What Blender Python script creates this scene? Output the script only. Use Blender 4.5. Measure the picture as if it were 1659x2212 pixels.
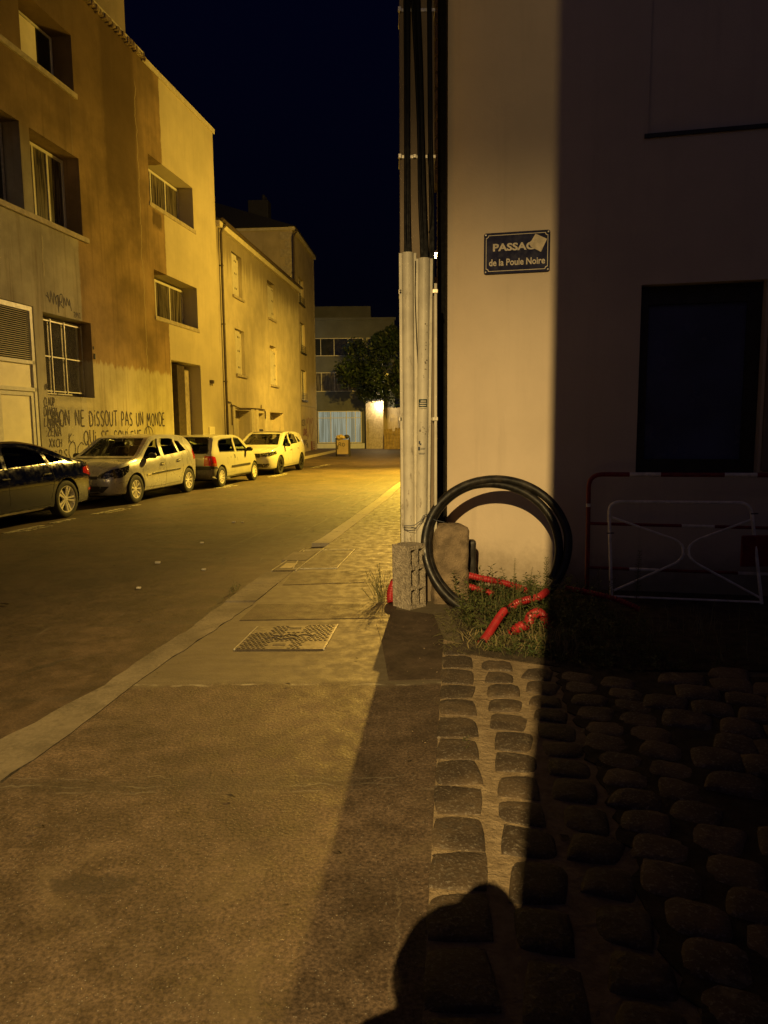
import bpy, bmesh, math, random
from mathutils import Vector, Matrix, noise as mnoise
from mathutils.bvhtree import BVHTree

for o in list(bpy.data.objects): bpy.data.objects.remove(o)
SC = bpy.context.scene
COL = SC.collection
R = math.radians
random.seed(7)

# ------------------------------------------------------------------ camera
CAMZ = 1.55
PITCH, ROLL, FPX = R(6.9), R(0.5), 1549.0        # focal length in units of a 1659 x 2212 picture
cam_d = bpy.data.cameras.new('camera'); cam = bpy.data.objects.new('camera', cam_d); COL.objects.link(cam)
cam_d.sensor_fit = 'VERTICAL'; cam_d.sensor_height = 36.0; cam_d.lens = FPX / 2212 * 36.0
cam_d.clip_start = 0.05; cam_d.clip_end = 500
FW = Vector((0, math.cos(PITCH), -math.sin(PITCH)))
RT0 = Vector((1, 0, 0)); UP0 = RT0.cross(FW)
RT = RT0 * math.cos(ROLL) - UP0 * math.sin(ROLL); UP = UP0 * math.cos(ROLL) + RT0 * math.sin(ROLL)
mw = Matrix.Identity(4)
for i in range(3):
    mw[i][0] = RT[i]; mw[i][1] = UP[i]; mw[i][2] = -FW[i]
mw[2][3] = CAMZ
cam.matrix_world = mw
SC.camera = cam
SC.render.resolution_x = 768; SC.render.resolution_y = 1024

# ------------------------------------------------------------------ night sky
w = bpy.data.worlds.new('World'); SC.world = w; w.use_nodes = True
wn = w.node_tree; bg = wn.nodes['Background']
tc = wn.nodes.new('ShaderNodeTexCoord'); sx = wn.nodes.new('ShaderNodeSeparateXYZ')
cr = wn.nodes.new('ShaderNodeValToRGB')
wn.links.new(tc.outputs['Generated'], sx.inputs[0]); wn.links.new(sx.outputs['Z'], cr.inputs[0])
cr.color_ramp.elements[0].position = 0.0; cr.color_ramp.elements[0].color = (0.008, 0.0065, 0.009, 1)
cr.color_ramp.elements[1].position = 0.75; cr.color_ramp.elements[1].color = (0.0005, 0.0008, 0.0072, 1)
e = cr.color_ramp.elements.new(0.11); e.color = (0.0012, 0.0011, 0.0022, 1)
e = cr.color_ramp.elements.new(0.17); e.color = (0.0005, 0.0006, 0.0026, 1)
# fill glow added to the unseen sky behind the photographer to lift shaded walls
vd = wn.nodes.new('ShaderNodeMath'); vd.operation = 'MULTIPLY'; vd.inputs[1].default_value = -1.0; wn.links.new(sx.outputs['Y'], vd.inputs[0])
gr_ = wn.nodes.new('ShaderNodeMapRange'); gr_.interpolation_type = 'SMOOTHSTEP'; gr_.inputs['From Min'].default_value = .15; gr_.inputs['From Max'].default_value = .75; wn.links.new(vd.outputs[0], gr_.inputs['Value'])
mxw = wn.nodes.new('ShaderNodeMix'); mxw.data_type = 'RGBA'; wn.links.new(gr_.outputs[0], mxw.inputs[0]); wn.links.new(cr.outputs[0], mxw.inputs[6]); mxw.inputs[7].default_value = (0.036, 0.031, 0.050, 1)
wn.links.new(mxw.outputs[2], bg.inputs[0]); bg.inputs[1].default_value = 1.0

SC.view_settings.view_transform = 'Standard'; SC.view_settings.look = 'None'
SC.view_settings.exposure = 0.0; SC.view_settings.gamma = 1.0

# ------------------------------------------------------------------ street lamps (the light; the lamp bodies are built below)
LAMP_A = Vector((1.92, 26.0, 7.26))      # sodium lamp on the bracket further down the street
LAMP_B = Vector((-1.614, -5.94, 5.70))    # lamp behind the photographer
LAMP_C = Vector((-0.16, 50.72, 2.98))     # bulkhead lamp on the far wall
LAMP_D = Vector((-9.5, 49.6, 6.0))       # cool lamp round the far corner
def light(name, kind, loc, col, power, radius=0.08, aim=None, size=None, blend=None):
    l = bpy.data.lights.new(name, kind); l.color = col; l.energy = power
    l.shadow_soft_size = radius
    o = bpy.data.objects.new(name, l); COL.objects.link(o); o.location = loc
    if aim is not None: o.rotation_euler = (Vector(aim) - Vector(loc)).to_track_quat('-Z', 'Y').to_euler()
    if kind == 'SPOT': l.spot_size = size; l.spot_blend = blend
    return o
SODIUM = (1.0, 0.59, 0.065)
light('street_lamp_light', 'POINT', LAMP_A, SODIUM, 3300, 0.09)
light('street_lamp_pool', 'SPOT', LAMP_A, SODIUM, 12500, 0.09, (-1.2, 38.0, 0.0), R(84), 1.0)
light('street_lamp_down', 'SPOT', LAMP_A, (1.0, .63, .05), 18500, 0.09, (-0.2, 22.6, 0.0), R(98), 1.0)
light('street_lamp_side', 'SPOT', LAMP_A, (1.0, .64, .30), 2300, 0.09, (-5.2, 14.0, 1.0), R(62), 1.0)
light('street_lamp_throw', 'SPOT', LAMP_A, (1.0, 0.53, 0.08), 12500, 0.09, (-0.4, -3.0, 0.0), R(28), 1.0)
WARM = (1.0, 0.675, 0.25)
light('lamp_behind_light', 'SPOT', LAMP_B, WARM, 6900, 0.022, (0.36, 4.35, 0.0), R(44), 1.0)
light('lamp_behind_spill', 'POINT', LAMP_B + Vector((0, 0, -.12)), WARM, 560, 0.022)
light('wall_lamp_light', 'POINT', LAMP_C, (1.0, 0.72, 0.35), 330, 0.08)
light('corner_lamp_light', 'POINT', LAMP_D, (0.80, 0.95, 1.0), 150, 0.1)

# ------------------------------------------------------------------ node helpers
class NT:
    def __init__(s, name):
        s.mat = bpy.data.materials.new(name); s.mat.use_nodes = True
        s.t = s.mat.node_tree; s.b = s.t.nodes['Principled BSDF']; s.n = s.t.nodes; s.l = s.t.links
        s.co = s.n.new('ShaderNodeTexCoord').outputs['Object']
    def _in(s, sock, v):
        if v is None: return
        if isinstance(v, bpy.types.NodeSocket): s.l.new(v, sock)
        elif isinstance(v, (tuple, list)): sock.default_value = tuple(v) + ((1,) if len(v) == 3 and sock.type == 'RGBA' else ())
        else: sock.default_value = v
    def m(s, op, a, b=0.0, c=None, clamp=False):
        n = s.n.new('ShaderNodeMath'); n.operation = op; n.use_clamp = clamp
        s._in(n.inputs[0], a); s._in(n.inputs[1], b)
        if c is not None: s._in(n.inputs[2], c)
        return n.outputs[0]
    def xyz(s, v=None):
        n = s.n.new('ShaderNodeSeparateXYZ'); s._in(n.inputs[0], v or s.co); return n.outputs
    def scale(s, v3, v=None):
        n = s.n.new('ShaderNodeVectorMath'); n.operation = 'MULTIPLY'; s._in(n.inputs[0], v or s.co); n.inputs[1].default_value = v3; return n.outputs[0]
    def noise(s, sc, det=4, rough=0.55, v=None, dist=0.0):
        n = s.n.new('ShaderNodeTexNoise'); s._in(n.inputs['Vector'], v or s.co)
        n.inputs['Scale'].default_value = sc; n.inputs['Detail'].default_value = det; n.inputs['Roughness'].default_value = rough
        n.inputs['Distortion'].default_value = dist; return n.outputs['Fac']
    def voro(s, sc, feat='F1', v=None, out='Distance'):
        n = s.n.new('ShaderNodeTexVoronoi'); n.feature = feat; s._in(n.inputs['Vector'], v or s.co); n.inputs['Scale'].default_value = sc
        return n.outputs[out]
    def rng(s, v, a, b, c=0.0, d=1.0):
        n = s.n.new('ShaderNodeMapRange'); n.interpolation_type = 'SMOOTHSTEP'
        s._in(n.inputs['Value'], v); n.inputs['From Min'].default_value = a; n.inputs['From Max'].default_value = b
        n.inputs['To Min'].default_value = c; n.inputs['To Max'].default_value = d; return n.outputs[0]
    def mix(s, f, a, b, mode='MIX'):
        n = s.n.new('ShaderNodeMix'); n.data_type = 'RGBA'; n.blend_type = mode
        s._in(n.inputs[0], f); s._in(n.inputs[6], a); s._in(n.inputs[7], b); return n.outputs[2]
    def band(s, x, a, b, soft, nz=None, amp=0.0):      # 1 inside a..b of coordinate x, with a wandering edge
        if nz is not None: x = s.m('ADD', x, s.m('MULTIPLY', s.m('SUBTRACT', nz, 0.5), amp))
        return s.m('MULTIPLY', s.rng(x, a - soft, a + soft), s.rng(x, b - soft, b + soft, 1.0, 0.0))
    def fin(s, col, rough=0.8, bump=None, bstr=0.3, bdist=0.01, metal=0.0, coat=0.0, spec=None):
        s._in(s.b.inputs['Base Color'], col); s._in(s.b.inputs['Roughness'], rough); s._in(s.b.inputs['Metallic'], metal)
        if coat: s.b.inputs['Coat Weight'].default_value = coat; s.b.inputs['Coat Roughness'].default_value = 0.04
        if spec is not None: s.b.inputs['Specular IOR Level'].default_value = spec
        if bump is not None:
            n = s.n.new('ShaderNodeBump'); n.inputs['Strength'].default_value = bstr; n.inputs['Distance'].default_value = bdist
            s._in(n.inputs['Height'], bump); s.l.new(n.outputs[0], s.b.inputs['Normal'])
        return s.mat

def simple(name, col, rough=0.6, var=0.15, sc=6, bump=0.15, metal=0.0, coat=0.0, bsc=None, spec=None, bdist=0.004):
    t = NT(name)
    a = t.noise(sc, 5, 0.6)
    k = t.rng(a, 0.3, 0.7, 1 - var, 1 + var)
    n = t.n.new('ShaderNodeVectorMath'); n.operation = 'SCALE'; n.inputs[0].default_value = col[:3]; t.l.new(k, n.inputs['Scale'])
    rr = t.rng(t.noise(sc * 2.3, 3), 0.3, 0.7, max(0.02, rough - 0.08), min(1, rough + 0.08))
    return t.fin(n.outputs[0], rr, t.noise(bsc or sc * 8, 4, 0.6) if bump else None, bump, bdist, metal, coat, spec)

# ------------------------------------------------------------------ mesh helpers
class MB:
    def __init__(s): s.v = []; s.f = []; s.mi = []; s.cur = 0
    def add(s, vs, fs):
        k = len(s.v); s.v += [tuple(p) for p in vs]; s.f += [tuple(i + k for i in f) for f in fs]; s.mi += [s.cur] * len(fs); return s
    def box(s, x0, y0, z0, x1, y1, z1, M=None):
        vs = [Vector((x, y, z)) for z in (z0, z1) for y in (y0, y1) for x in (x0, x1)]
        if M: vs = [M @ v for v in vs]
        return s.add(vs, [(0, 2, 3, 1), (4, 5, 7, 6), (0, 1, 5, 4), (2, 6, 7, 3), (0, 4, 6, 2), (1, 3, 7, 5)])
    def rbox(s, x0, y0, z0, x1, y1, z1, r=0.01, M=None, seg=2):
        bm = bmesh.new(); bmesh.ops.create_cube(bm, size=1)
        for v in bm.verts: v.co = Vector(((v.co.x + .5) * (x1 - x0) + x0, (v.co.y + .5) * (y1 - y0) + y0, (v.co.z + .5) * (z1 - z0) + z0))
        bmesh.ops.bevel(bm, geom=bm.edges[:] , offset=r, segments=seg, affect='EDGES', profile=0.5)
        bm.verts.index_update(); vs = [(M @ v.co if M else v.co.copy()) for v in bm.verts]
        s.add(vs, [tuple(v.index for v in f.verts) for f in bm.faces]); bm.free(); return s
    def tube(s, pts, r, n=8, cap=True, closed=False):
        pts = [Vector(p) for p in pts]; N = len(pts); rs = r if isinstance(r, (list, tuple)) else [r] * N
        rings = []; up = None
        for i, p in enumerate(pts):
            if closed: t = (pts[(i + 1) % N] - pts[i - 1]).normalized()
            else: t = (pts[min(i + 1, N - 1)] - pts[max(i - 1, 0)]).normalized()
            if up is None:
                up = Vector((0, 0, 1)) if abs(t.z) < 0.9 else Vector((1, 0, 0))
            a = t.cross(up)
            if a.length < 1e-5: a = t.cross(Vector((0.3, 1, 0.2)))
            a.normalize(); b = a.cross(t).normalized(); up = b
            rings.append([p + (a * math.cos(2 * math.pi * k / n) + b * math.sin(2 * math.pi * k / n)) * rs[i] for k in range(n)])
        vs = [q for rg in rings for q in rg]; fs = []
        M = N if closed else N - 1
        for i in range(M):
            j = (i + 1) % N
            for k in range(n): fs.append((i * n + k, i * n + (k + 1) % n, j * n + (k + 1) % n, j * n + k))
        if cap and not closed: fs += [tuple(range(n - 1, -1, -1)), tuple((N - 1) * n + k for k in range(n))]
        return s.add(vs, fs)
    def cyl(s, p0, p1, r0, r1=None, n=16): return s.tube([p0, p1], [r0, r0 if r1 is None else r1], n)
    def prism(s, poly, z0, z1, M=None):                # polygon in xy, extruded in z
        n = len(poly); vs = [Vector((x, y, z0)) for x, y in poly] + [Vector((x, y, z1)) for x, y in poly]
        if M: vs = [M @ v for v in vs]
        return s.add(vs, [tuple(range(n - 1, -1, -1)), tuple(range(n, 2 * n))] + [(i, (i + 1) % n, n + (i + 1) % n, n + i) for i in range(n)])
    def lathe(s, prof, n=24, M=None):                  # profile (r, z)
        vs = []; fs = []
        for r_, z in prof:
            for k in range(n):
                a = 2 * math.pi * k / n; v = Vector((r_ * math.cos(a), r_ * math.sin(a), z)); vs.append(M @ v if M else v)
        for i in range(len(prof) - 1):
            for k in range(n): fs.append((i * n + k, i * n + (k + 1) % n, (i + 1) * n + (k + 1) % n, (i + 1) * n + k))
        return s.add(vs, fs)
    def build(s, name, mats, parent=None, smooth=None, loc=None, rot=None):
        me = bpy.data.meshes.new(name); me.from_pydata(s.v, [], s.f); me.update()
        for m_ in (mats if isinstance(mats, (list, tuple)) else [mats]): me.materials.append(m_)
        me.polygons.foreach_set('material_index', s.mi)
        bm = bmesh.new(); bm.from_mesh(me); bmesh.ops.recalc_face_normals(bm, faces=bm.faces[:]); bm.to_mesh(me); bm.free()
        if smooth is not None:
            me.polygons.foreach_set('use_smooth', [True] * len(me.polygons)); me.set_sharp_from_angle(angle=R(smooth))
        o = bpy.data.objects.new(name, me); COL.objects.link(o)
        if parent: o.parent = parent
        if loc is not None: o.location = loc
        if rot is not None: o.rotation_euler = rot
        return o
def tag(o, label=None, cat=None, group=None, kind=None):
    if label: o['label'] = label
    if cat: o['category'] = cat
    if group: o['group'] = group
    if kind: o['kind'] = kind
    return o
def empty(name, loc=(0, 0, 0), rz=0.0, label=None, cat=None, group=None):
    o = bpy.data.objects.new(name, None); COL.objects.link(o); o.location = loc; o.rotation_euler = (0, 0, rz)
    o.empty_display_size = 0.2
    return tag(o, label, cat, group)
def lerp(a, b, t): return a + (b - a) * t
def interp(tab, x):
    if x <= tab[0][0]: return tab[0][1]
    for (x0, y0), (x1, y1) in zip(tab, tab[1:]):
        if x <= x1: return y0 + (y1 - y0) * (x - x0) / (x1 - x0)
    return tab[-1][1]
def smooth_interp(tab, x):                              # monotone-ish cubic through the table
    if x <= tab[0][0]: return tab[0][1]
    if x >= tab[-1][0]: return tab[-1][1]
    for i in range(len(tab) - 1):
        if x <= tab[i + 1][0]:
            x0, y0 = tab[i]; x1, y1 = tab[i + 1]; h = x1 - x0; d = (y1 - y0) / h
            def sl(k):
                if k <= 0 or k >= len(tab) - 1: return None
                a = (tab[k][1] - tab[k - 1][1]) / (tab[k][0] - tab[k - 1][0]); b = (tab[k + 1][1] - tab[k][1]) / (tab[k + 1][0] - tab[k][0])
                return 0.0 if a * b <= 0 else 2 * a * b / (a + b)
            m0 = sl(i); m1 = sl(i + 1); m0 = d if m0 is None else m0; m1 = d if m1 is None else m1
            t = (x - x0) / h
            return (2*t**3 - 3*t**2 + 1) * y0 + (t**3 - 2*t**2 + t) * h * m0 + (-2*t**3 + 3*t**2) * y1 + (t**3 - t**2) * h * m1

# ------------------------------------------------------------------ handwriting and lettering
STROKES = {
 'A': (.7, [[(0, 0), (.3, 1), (.65, 0)], [(.1, .38), (.58, .36)]]), 'C': (.6, [[(.6, .85), (.35, 1), (.05, .7), (.05, .3), (.3, 0), (.6, .1)]]),
 'D': (.65, [[(.05, 0), (.05, 1), (.4, .95), (.62, .6), (.55, .2), (.3, 0), (.02, .03)]]), 'E': (.55, [[(.5, 1), (.05, .97), (.02, .5), (.0, .02), (.52, .0)], [(.02, .5), (.42, .52)]]),
 'I': (.18, [[(.06, 0), (.08, .72)], [(.08, .9), (.09, .98)]]), 'L': (.5, [[(.05, 1), (.03, 0), (.45, .03)]]),
 'M': (.85, [[(0, 0), (.12, 1), (.38, .35), (.64, 1), (.76, 0)]]), 'N': (.68, [[(.02, 0), (.04, 1), (.55, .02), (.58, 1)]]),
 'O': (.65, [[(.3, 1), (.05, .75), (.03, .3), (.25, 0), (.5, .1), (.6, .5), (.52, .88), (.28, 1.0)]]), 'P': (.55, [[(.04, 0), (.06, 1), (.4, .93), (.45, .65), (.3, .48), (.06, .45)]]),
 'Q': (.7, [[(.3, 1), (.05, .75), (.03, .3), (.25, 0), (.5, .1), (.6, .5), (.52, .88), (.28, 1.0)], [(.38, .25), (.66, -.1)]]), 'S': (.55, [[(.5, .88), (.3, 1), (.08, .82), (.15, .6), (.42, .42), (.46, .15), (.22, 0), (0, .12)]]),
 'T': (.62, [[(0, .98), (.62, 1)], [(.3, 1), (.28, 0)]]), 'U': (.62, [[(.04, 1), (.04, .3), (.22, 0), (.45, .1), (.54, .4), (.56, 1)]]), 'V': (.6, [[(0, 1), (.28, 0), (.56, 1)]]),
 'R': (.6, [[(.04, 0), (.06, 1), (.4, .93), (.45, .65), (.3, .48), (.06, .45)], [(.25, .47), (.55, 0)]]), 'K': (.6, [[(.04, 0), (.06, 1)], [(.5, 1), (.06, .45), (.55, 0)]]), 'H': (.6, [[(.04, 0), (.06, 1)], [(.5, 0), (.52, 1)], [(.05, .5), (.5, .52)]]),
 'B': (.6, [[(.04, 0), (.06, 1), (.4, .93), (.4, .6), (.06, .52), (.48, .4), (.45, .05), (.04, 0)]]), 'Z': (.55, [[(.02, 1), (.5, .98), (.02, .02), (.52, 0)]]), 'Y': (.55, [[(0, 1), (.27, .5), (.52, 1)], [(.27, .5), (.25, 0)]]), 'X': (.55, [[(0, 1), (.5, 0)], [(.5, 1), (0, 0)]]),
 '2': (.5, [[(.03, .8), (.2, 1), (.42, .85), (.35, .55), (.02, .02), (.5, .02)]]), '1': (.3, [[(.02, .75), (.2, 1), (.2, 0)], [(.02, 0), (.38, 0)]]), ':': (.25, [[(.1, .12), (.11, .2)], [(.1, .7), (.11, .78)]]), ' ': (.45, []),
}
def ribbon(mb, pts, wd, y, flip=1):                     # flat brush stroke lying in the xz plane at depth y
    P = [Vector((p[0], p[1])) for p in pts]
    fine = []
    for i in range(len(P) - 1):
        a, b, c, d = P[max(i - 1, 0)], P[i], P[i + 1], P[min(i + 2, len(P) - 1)]
        for k in range(5):
            t = k / 5
            fine.append(b.lerp(c, t) + ((c - a) * t * (1 - t) ** 2 - (d - b) * t * t * (1 - t)) * .35)
    fine.append(P[-1]); vs = []; fs = []
    for i, p in enumerate(fine):
        t = (fine[min(i + 1, len(fine) - 1)] - fine[max(i - 1, 0)])
        if t.length < 1e-6: t = Vector((1, 0))
        t.normalize(); n = Vector((-t.y, t.x)) * wd * .5 * (0.8 + .4 * random.random())
        vs += [(p.x + n.x, y, p.y + n.y), (p.x - n.x, y, p.y - n.y)]
        if i: k = 2 * i; fs.append((k - 2, k - 1, k + 1, k))
    mb.add(vs, fs)
def handwriting(mb, text, x, z, h, wd, y, width=None, jit=0.05, slant=0.0, drop=0.0):
    tot = sum(STROKES[c][0] + .16 for c in text); sx_ = (width / (tot * h)) if width else 1.0
    cx_ = x
    for i, c in enumerate(text):
        w_, st = STROKES[c]; dz = random.uniform(-jit, jit) * h + drop * (cx_ - x); sc = random.uniform(.92, 1.06)
        for s_ in st: ribbon(mb, [(cx_ + (px + pz * slant) * h * sx_ * sc, z + dz + pz * h * sc) for px, pz in s_], wd, y)
        cx_ += (w_ + .16) * h * sx_
def text_mesh(body, size, bold=0.0, name='lettering', mat=None, parent=None, M=None, width=None, ext=0.0008, align='CENTER'):
    c = bpy.data.curves.new('t', 'FONT'); c.body = body; c.size = size; c.offset = bold; c.extrude = ext; c.align_x = align; c.resolution_u = 3
    o = bpy.data.objects.new('t', c); COL.objects.link(o)
    bpy.context.view_layer.update(); dg = bpy.context.evaluated_depsgraph_get()
    me = bpy.data.meshes.new_from_object(o.evaluated_get(dg)); bpy.data.objects.remove(o); bpy.data.curves.remove(c)
    if width:
        xs = [v.co.x for v in me.vertices]; k = width / (max(xs) - min(xs))
        for v in me.vertices: v.co.x *= k
    if M: me.transform(M)
    me.name = name; me.materials.clear(); me.materials.append(mat)
    q = bpy.data.objects.new(name, me); COL.objects.link(q); q.parent = parent
    return q

# ------------------------------------------------------------------ materials
def asphalt(name, base, agg=0.5, big=0.12, patch=None, tone=(1, .70, .47)):
    t = NT(name)
    c = t.co
    n1 = t.noise(0.7, 5, .6); n2 = t.noise(9, 5, .65); n3 = t.noise(70, 3, .7); v = t.voro(85); n4 = t.noise(2.6, 6, .7, dist=.6)
    k = t.m('MULTIPLY', t.rng(n1, .25, .75, 1 - big * 1.6, 1 + big * 1.6), t.rng(n2, .25, .75, .72, 1.28))
    k = t.m('MULTIPLY', k, t.rng(n4, .3, .7, .68, 1.32))
    k = t.m('MULTIPLY', k, t.rng(n3, .3, .72, 1 - agg * .62, 1 + agg * .8))
    col = t.n.new('ShaderNodeVectorMath'); col.operation = 'SCALE'; col.inputs[0].default_value = tuple(base * x for x in tone); t.l.new(k, col.inputs['Scale'])
    light_ = t.rng(v, .0, .26, 1.0, 0.0); sel = t.rng(t.noise(38, 1), .50, .58)
    cc = t.mix(t.m('MULTIPLY', t.m('MULTIPLY', light_, sel), agg), col.outputs[0], (base * 4.2 + .05, base * 4.0 + .05, base * 3.6 + .04))
    pit = t.m('MULTIPLY', t.rng(t.voro(46), .0, .22, 1, 0), t.rng(t.noise(23, 1), .45, .52))
    cc = t.mix(t.m('MULTIPLY', pit, .85 * agg), cc, (base * .25, base * .22, base * .2))
    cc = t.mix(t.rng(t.noise(1.7, 6, .7, dist=1.2), .52, .68, 0, .35), cc, (base * 1.9, base * 1.45, base * .85))
    if patch: cc = patch(t, cc)
    h = t.m('ADD', t.m('MULTIPLY', n3, .9), t.m('ADD', t.m('MULTIPLY', n2, .05), t.m('MULTIPLY', v, -.6)))
    if patch is not None and patch.__name__ == 'ground_coat': h = t.m('MULTIPLY', h, t.rng(t.xyz()[1], 4.0, 4.4, 1, .22))
    return t.fin(cc, t.rng(n2, .3, .7, .60, .82), h, .42 * max(agg, .35), .009, spec=.4)
def tyre_arcs(t, cc):
    x, y, z = t.xyz()
    s = t.noise(1.1, 3, .5, v=t.scale((.35, 5, 1))); s2 = t.noise(2.2, 5, .6, v=t.scale((6, .5, 1)))
    cc = t.mix(t.rng(s, .58, .72, 0, .45), cc, (.05, .042, .033)); cc = t.mix(t.rng(s2, .63, .72, 0, .3), cc, (.17, .155, .125))
    s_ = t.m('SUBTRACT', t.m('ADD', x, t.m('MULTIPLY', t.m('SUBTRACT', t.noise(1.5, 3), .5), .10)), t.m('MULTIPLY', y, .165))
    for c0, wd_ in ((-3.72, .03), (-3.05, .04)):
        cc = t.mix(t.m('MULTIPLY', t.m('MULTIPLY', t.band(s_, c0, c0 + wd_, .02), t.rng(y, 8.5, 11, 0, .55)), t.rng(t.noise(2.5, 2), .4, .55)), cc, (.17, .135, .085))
    cc = t.mix(t.m('MULTIPLY', t.band(s_, -3.0, -1.2, .12), t.rng(y, 8, 10, 0, .5)), cc, (.028, .019, .012))
    cr_ = t.voro(.33, 'DISTANCE_TO_EDGE', v=t.scale((1, .8, 1)))
    w_ = t.m('ADD', cr_, t.m('MULTIPLY', t.m('SUBTRACT', t.noise(6, 4), .5), .05))
    return t.mix(t.m('MULTIPLY', t.rng(w_, .0, .012, .7, 0), t.rng(t.noise(.9, 1), .45, .55)), cc, (.03, .025, .02))
def ground_coat(t, cc):                                 # smoother, paler screed beyond y = 4.3, traffic-worn streaks nearer
    x, y, z = t.xyz()
    nz = t.noise(1.5, 5, .6)
    far = t.rng(t.m('ADD', y, t.m('MULTIPLY', t.m('SUBTRACT', nz, .5), .5)), 4.15, 4.22)
    sc = t.noise(3.0, 6, .65, v=t.scale((.9, 4.5, 1)))
    pale = t.mix(t.rng(sc, .3, .7), (.115, .095, .060), (.155, .130, .086))
    cc = t.mix(t.m('MULTIPLY', far, .82), cc, pale)
    # pale ragged seam where the screed ends
    yy = t.m('ADD', y, t.m('MULTIPLY', t.m('SUBTRACT', t.noise(2.2, 4), .5), .22))
    seam = t.band(yy, 4.16, 4.185, .010)
    cc = t.mix(t.m('MULTIPLY', seam, t.rng(t.noise(5, 3), .42, .6)), cc, (.3, .27, .2))
    for y0, am, w_ in ((2.95, .12, .007), (2.90, .08, .005), (3.02, .18, .004)):
        yy = t.m('ADD', y, t.m('MULTIPLY', t.m('SUBTRACT', t.noise(3.2 + y0, 4), .5), am))
        cc = t.mix(t.m('MULTIPLY', t.band(yy, y0, y0 + w_, .006), t.rng(t.noise(4.1, 2), .45, .6, 0, .8)), cc, (.24, .21, .16))
    xx = t.m('ADD', x, t.m('MULTIPLY', t.m('SUBTRACT', t.noise(2.6, 6, .7), .5), .22))
    cc = t.mix(t.m('MULTIPLY', t.band(xx, .02, .024, .004), t.rng(y, 2.1, 2.6, .55, 0)), cc, (.2, .16, .11))
    dk = t.m('MULTIPLY', t.band(t.m('ADD', y, t.m('MULTIPLY', t.noise(2, 3), .3)), 3.05, 3.18, .06), t.rng(x, -.2, .1, 1, 0))
    cc = t.mix(t.m('MULTIPLY', dk, .35), cc, (.035, .03, .022))
    # old oil spot
    dx = t.m('DIVIDE', t.m('ADD', x, 1.02), .17); dy = t.m('DIVIDE', t.m('SUBTRACT', y, 2.28), .06)
    d = t.m('ADD', t.m('ADD', t.m('MULTIPLY', dx, dx), t.m('MULTIPLY', dy, dy)), t.m('MULTIPLY', t.m('SUBTRACT', t.noise(22, 4), .5), 2.6))
    return t.mix(t.rng(d, .3, 1.3, .6, 0), cc, (.025, .02, .015))

M = {}
M['road'] = asphalt('road_asphalt', .062, .45, .22, tyre_arcs, tone=(1, .66, .42))
M['walk'] = asphalt('pavement_asphalt', .082, .75, .2, ground_coat)
M['patch'] = asphalt('patch_asphalt', .062, .28, .18)
M['trench'] = asphalt('trench_asphalt', .058, .4, .2)
M['leftwalk'] = asphalt('left_pavement', .09, .4, .2)
def kerbmat():
    t = NT('kerb_concrete'); x, y, z = t.xyz()
    a = t.noise(4, 6, .65); b = t.noise(45, 3, .7); c = t.noise(1.3, 4)
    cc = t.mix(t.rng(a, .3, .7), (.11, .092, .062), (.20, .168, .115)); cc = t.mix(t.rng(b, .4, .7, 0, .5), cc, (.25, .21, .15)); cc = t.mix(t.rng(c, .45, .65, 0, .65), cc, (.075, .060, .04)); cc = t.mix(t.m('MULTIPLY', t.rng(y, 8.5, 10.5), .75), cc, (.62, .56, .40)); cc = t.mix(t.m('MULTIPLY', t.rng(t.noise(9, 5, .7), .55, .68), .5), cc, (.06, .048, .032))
    return t.fin(cc, .85, t.m('ADD', a, b), .5, .01)
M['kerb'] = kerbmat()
M['mortar'] = (lambda t: t.fin(t.mix(t.rng(t.noise(14, 6, .7), .3, .7), (.20, .145, .082), (.34, .26, .16)), .9, t.noise(30, 5, .7), .9, .02))(NT('mortar'))
def settmat():
    t = NT('granite_sett'); a = t.noise(16, 5, .65); b = t.noise(75, 3, .7); c = t.noise(3.1, 2); d = t.voro(120)
    cc = t.mix(t.rng(c, .4, .6), (.052, .036, .023), (.100, .070, .042)); cc = t.mix(t.rng(b, .52, .66, 0, .5), cc, (.26, .23, .19)); cc = t.mix(t.rng(a, .5, .75, 0, .75), cc, (.042, .035, .03))
    cc = t.mix(t.rng(t.noise(7, 4), .6, .72, 0, .55), cc, (.22, .18, .12))
    return t.fin(cc, .7, t.m('ADD', a, t.m('MULTIPLY', b, .6)), .8, .012)
M['sett'] = settmat()
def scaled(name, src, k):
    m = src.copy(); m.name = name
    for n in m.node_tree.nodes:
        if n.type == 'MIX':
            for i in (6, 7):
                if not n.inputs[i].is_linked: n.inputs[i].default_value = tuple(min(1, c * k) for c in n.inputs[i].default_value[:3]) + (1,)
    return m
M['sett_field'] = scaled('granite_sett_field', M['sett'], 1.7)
M['joint'] = simple('joint_soil', (.050, .038, .025), .95, .4, 12, .8, bdist=.02)

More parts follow.
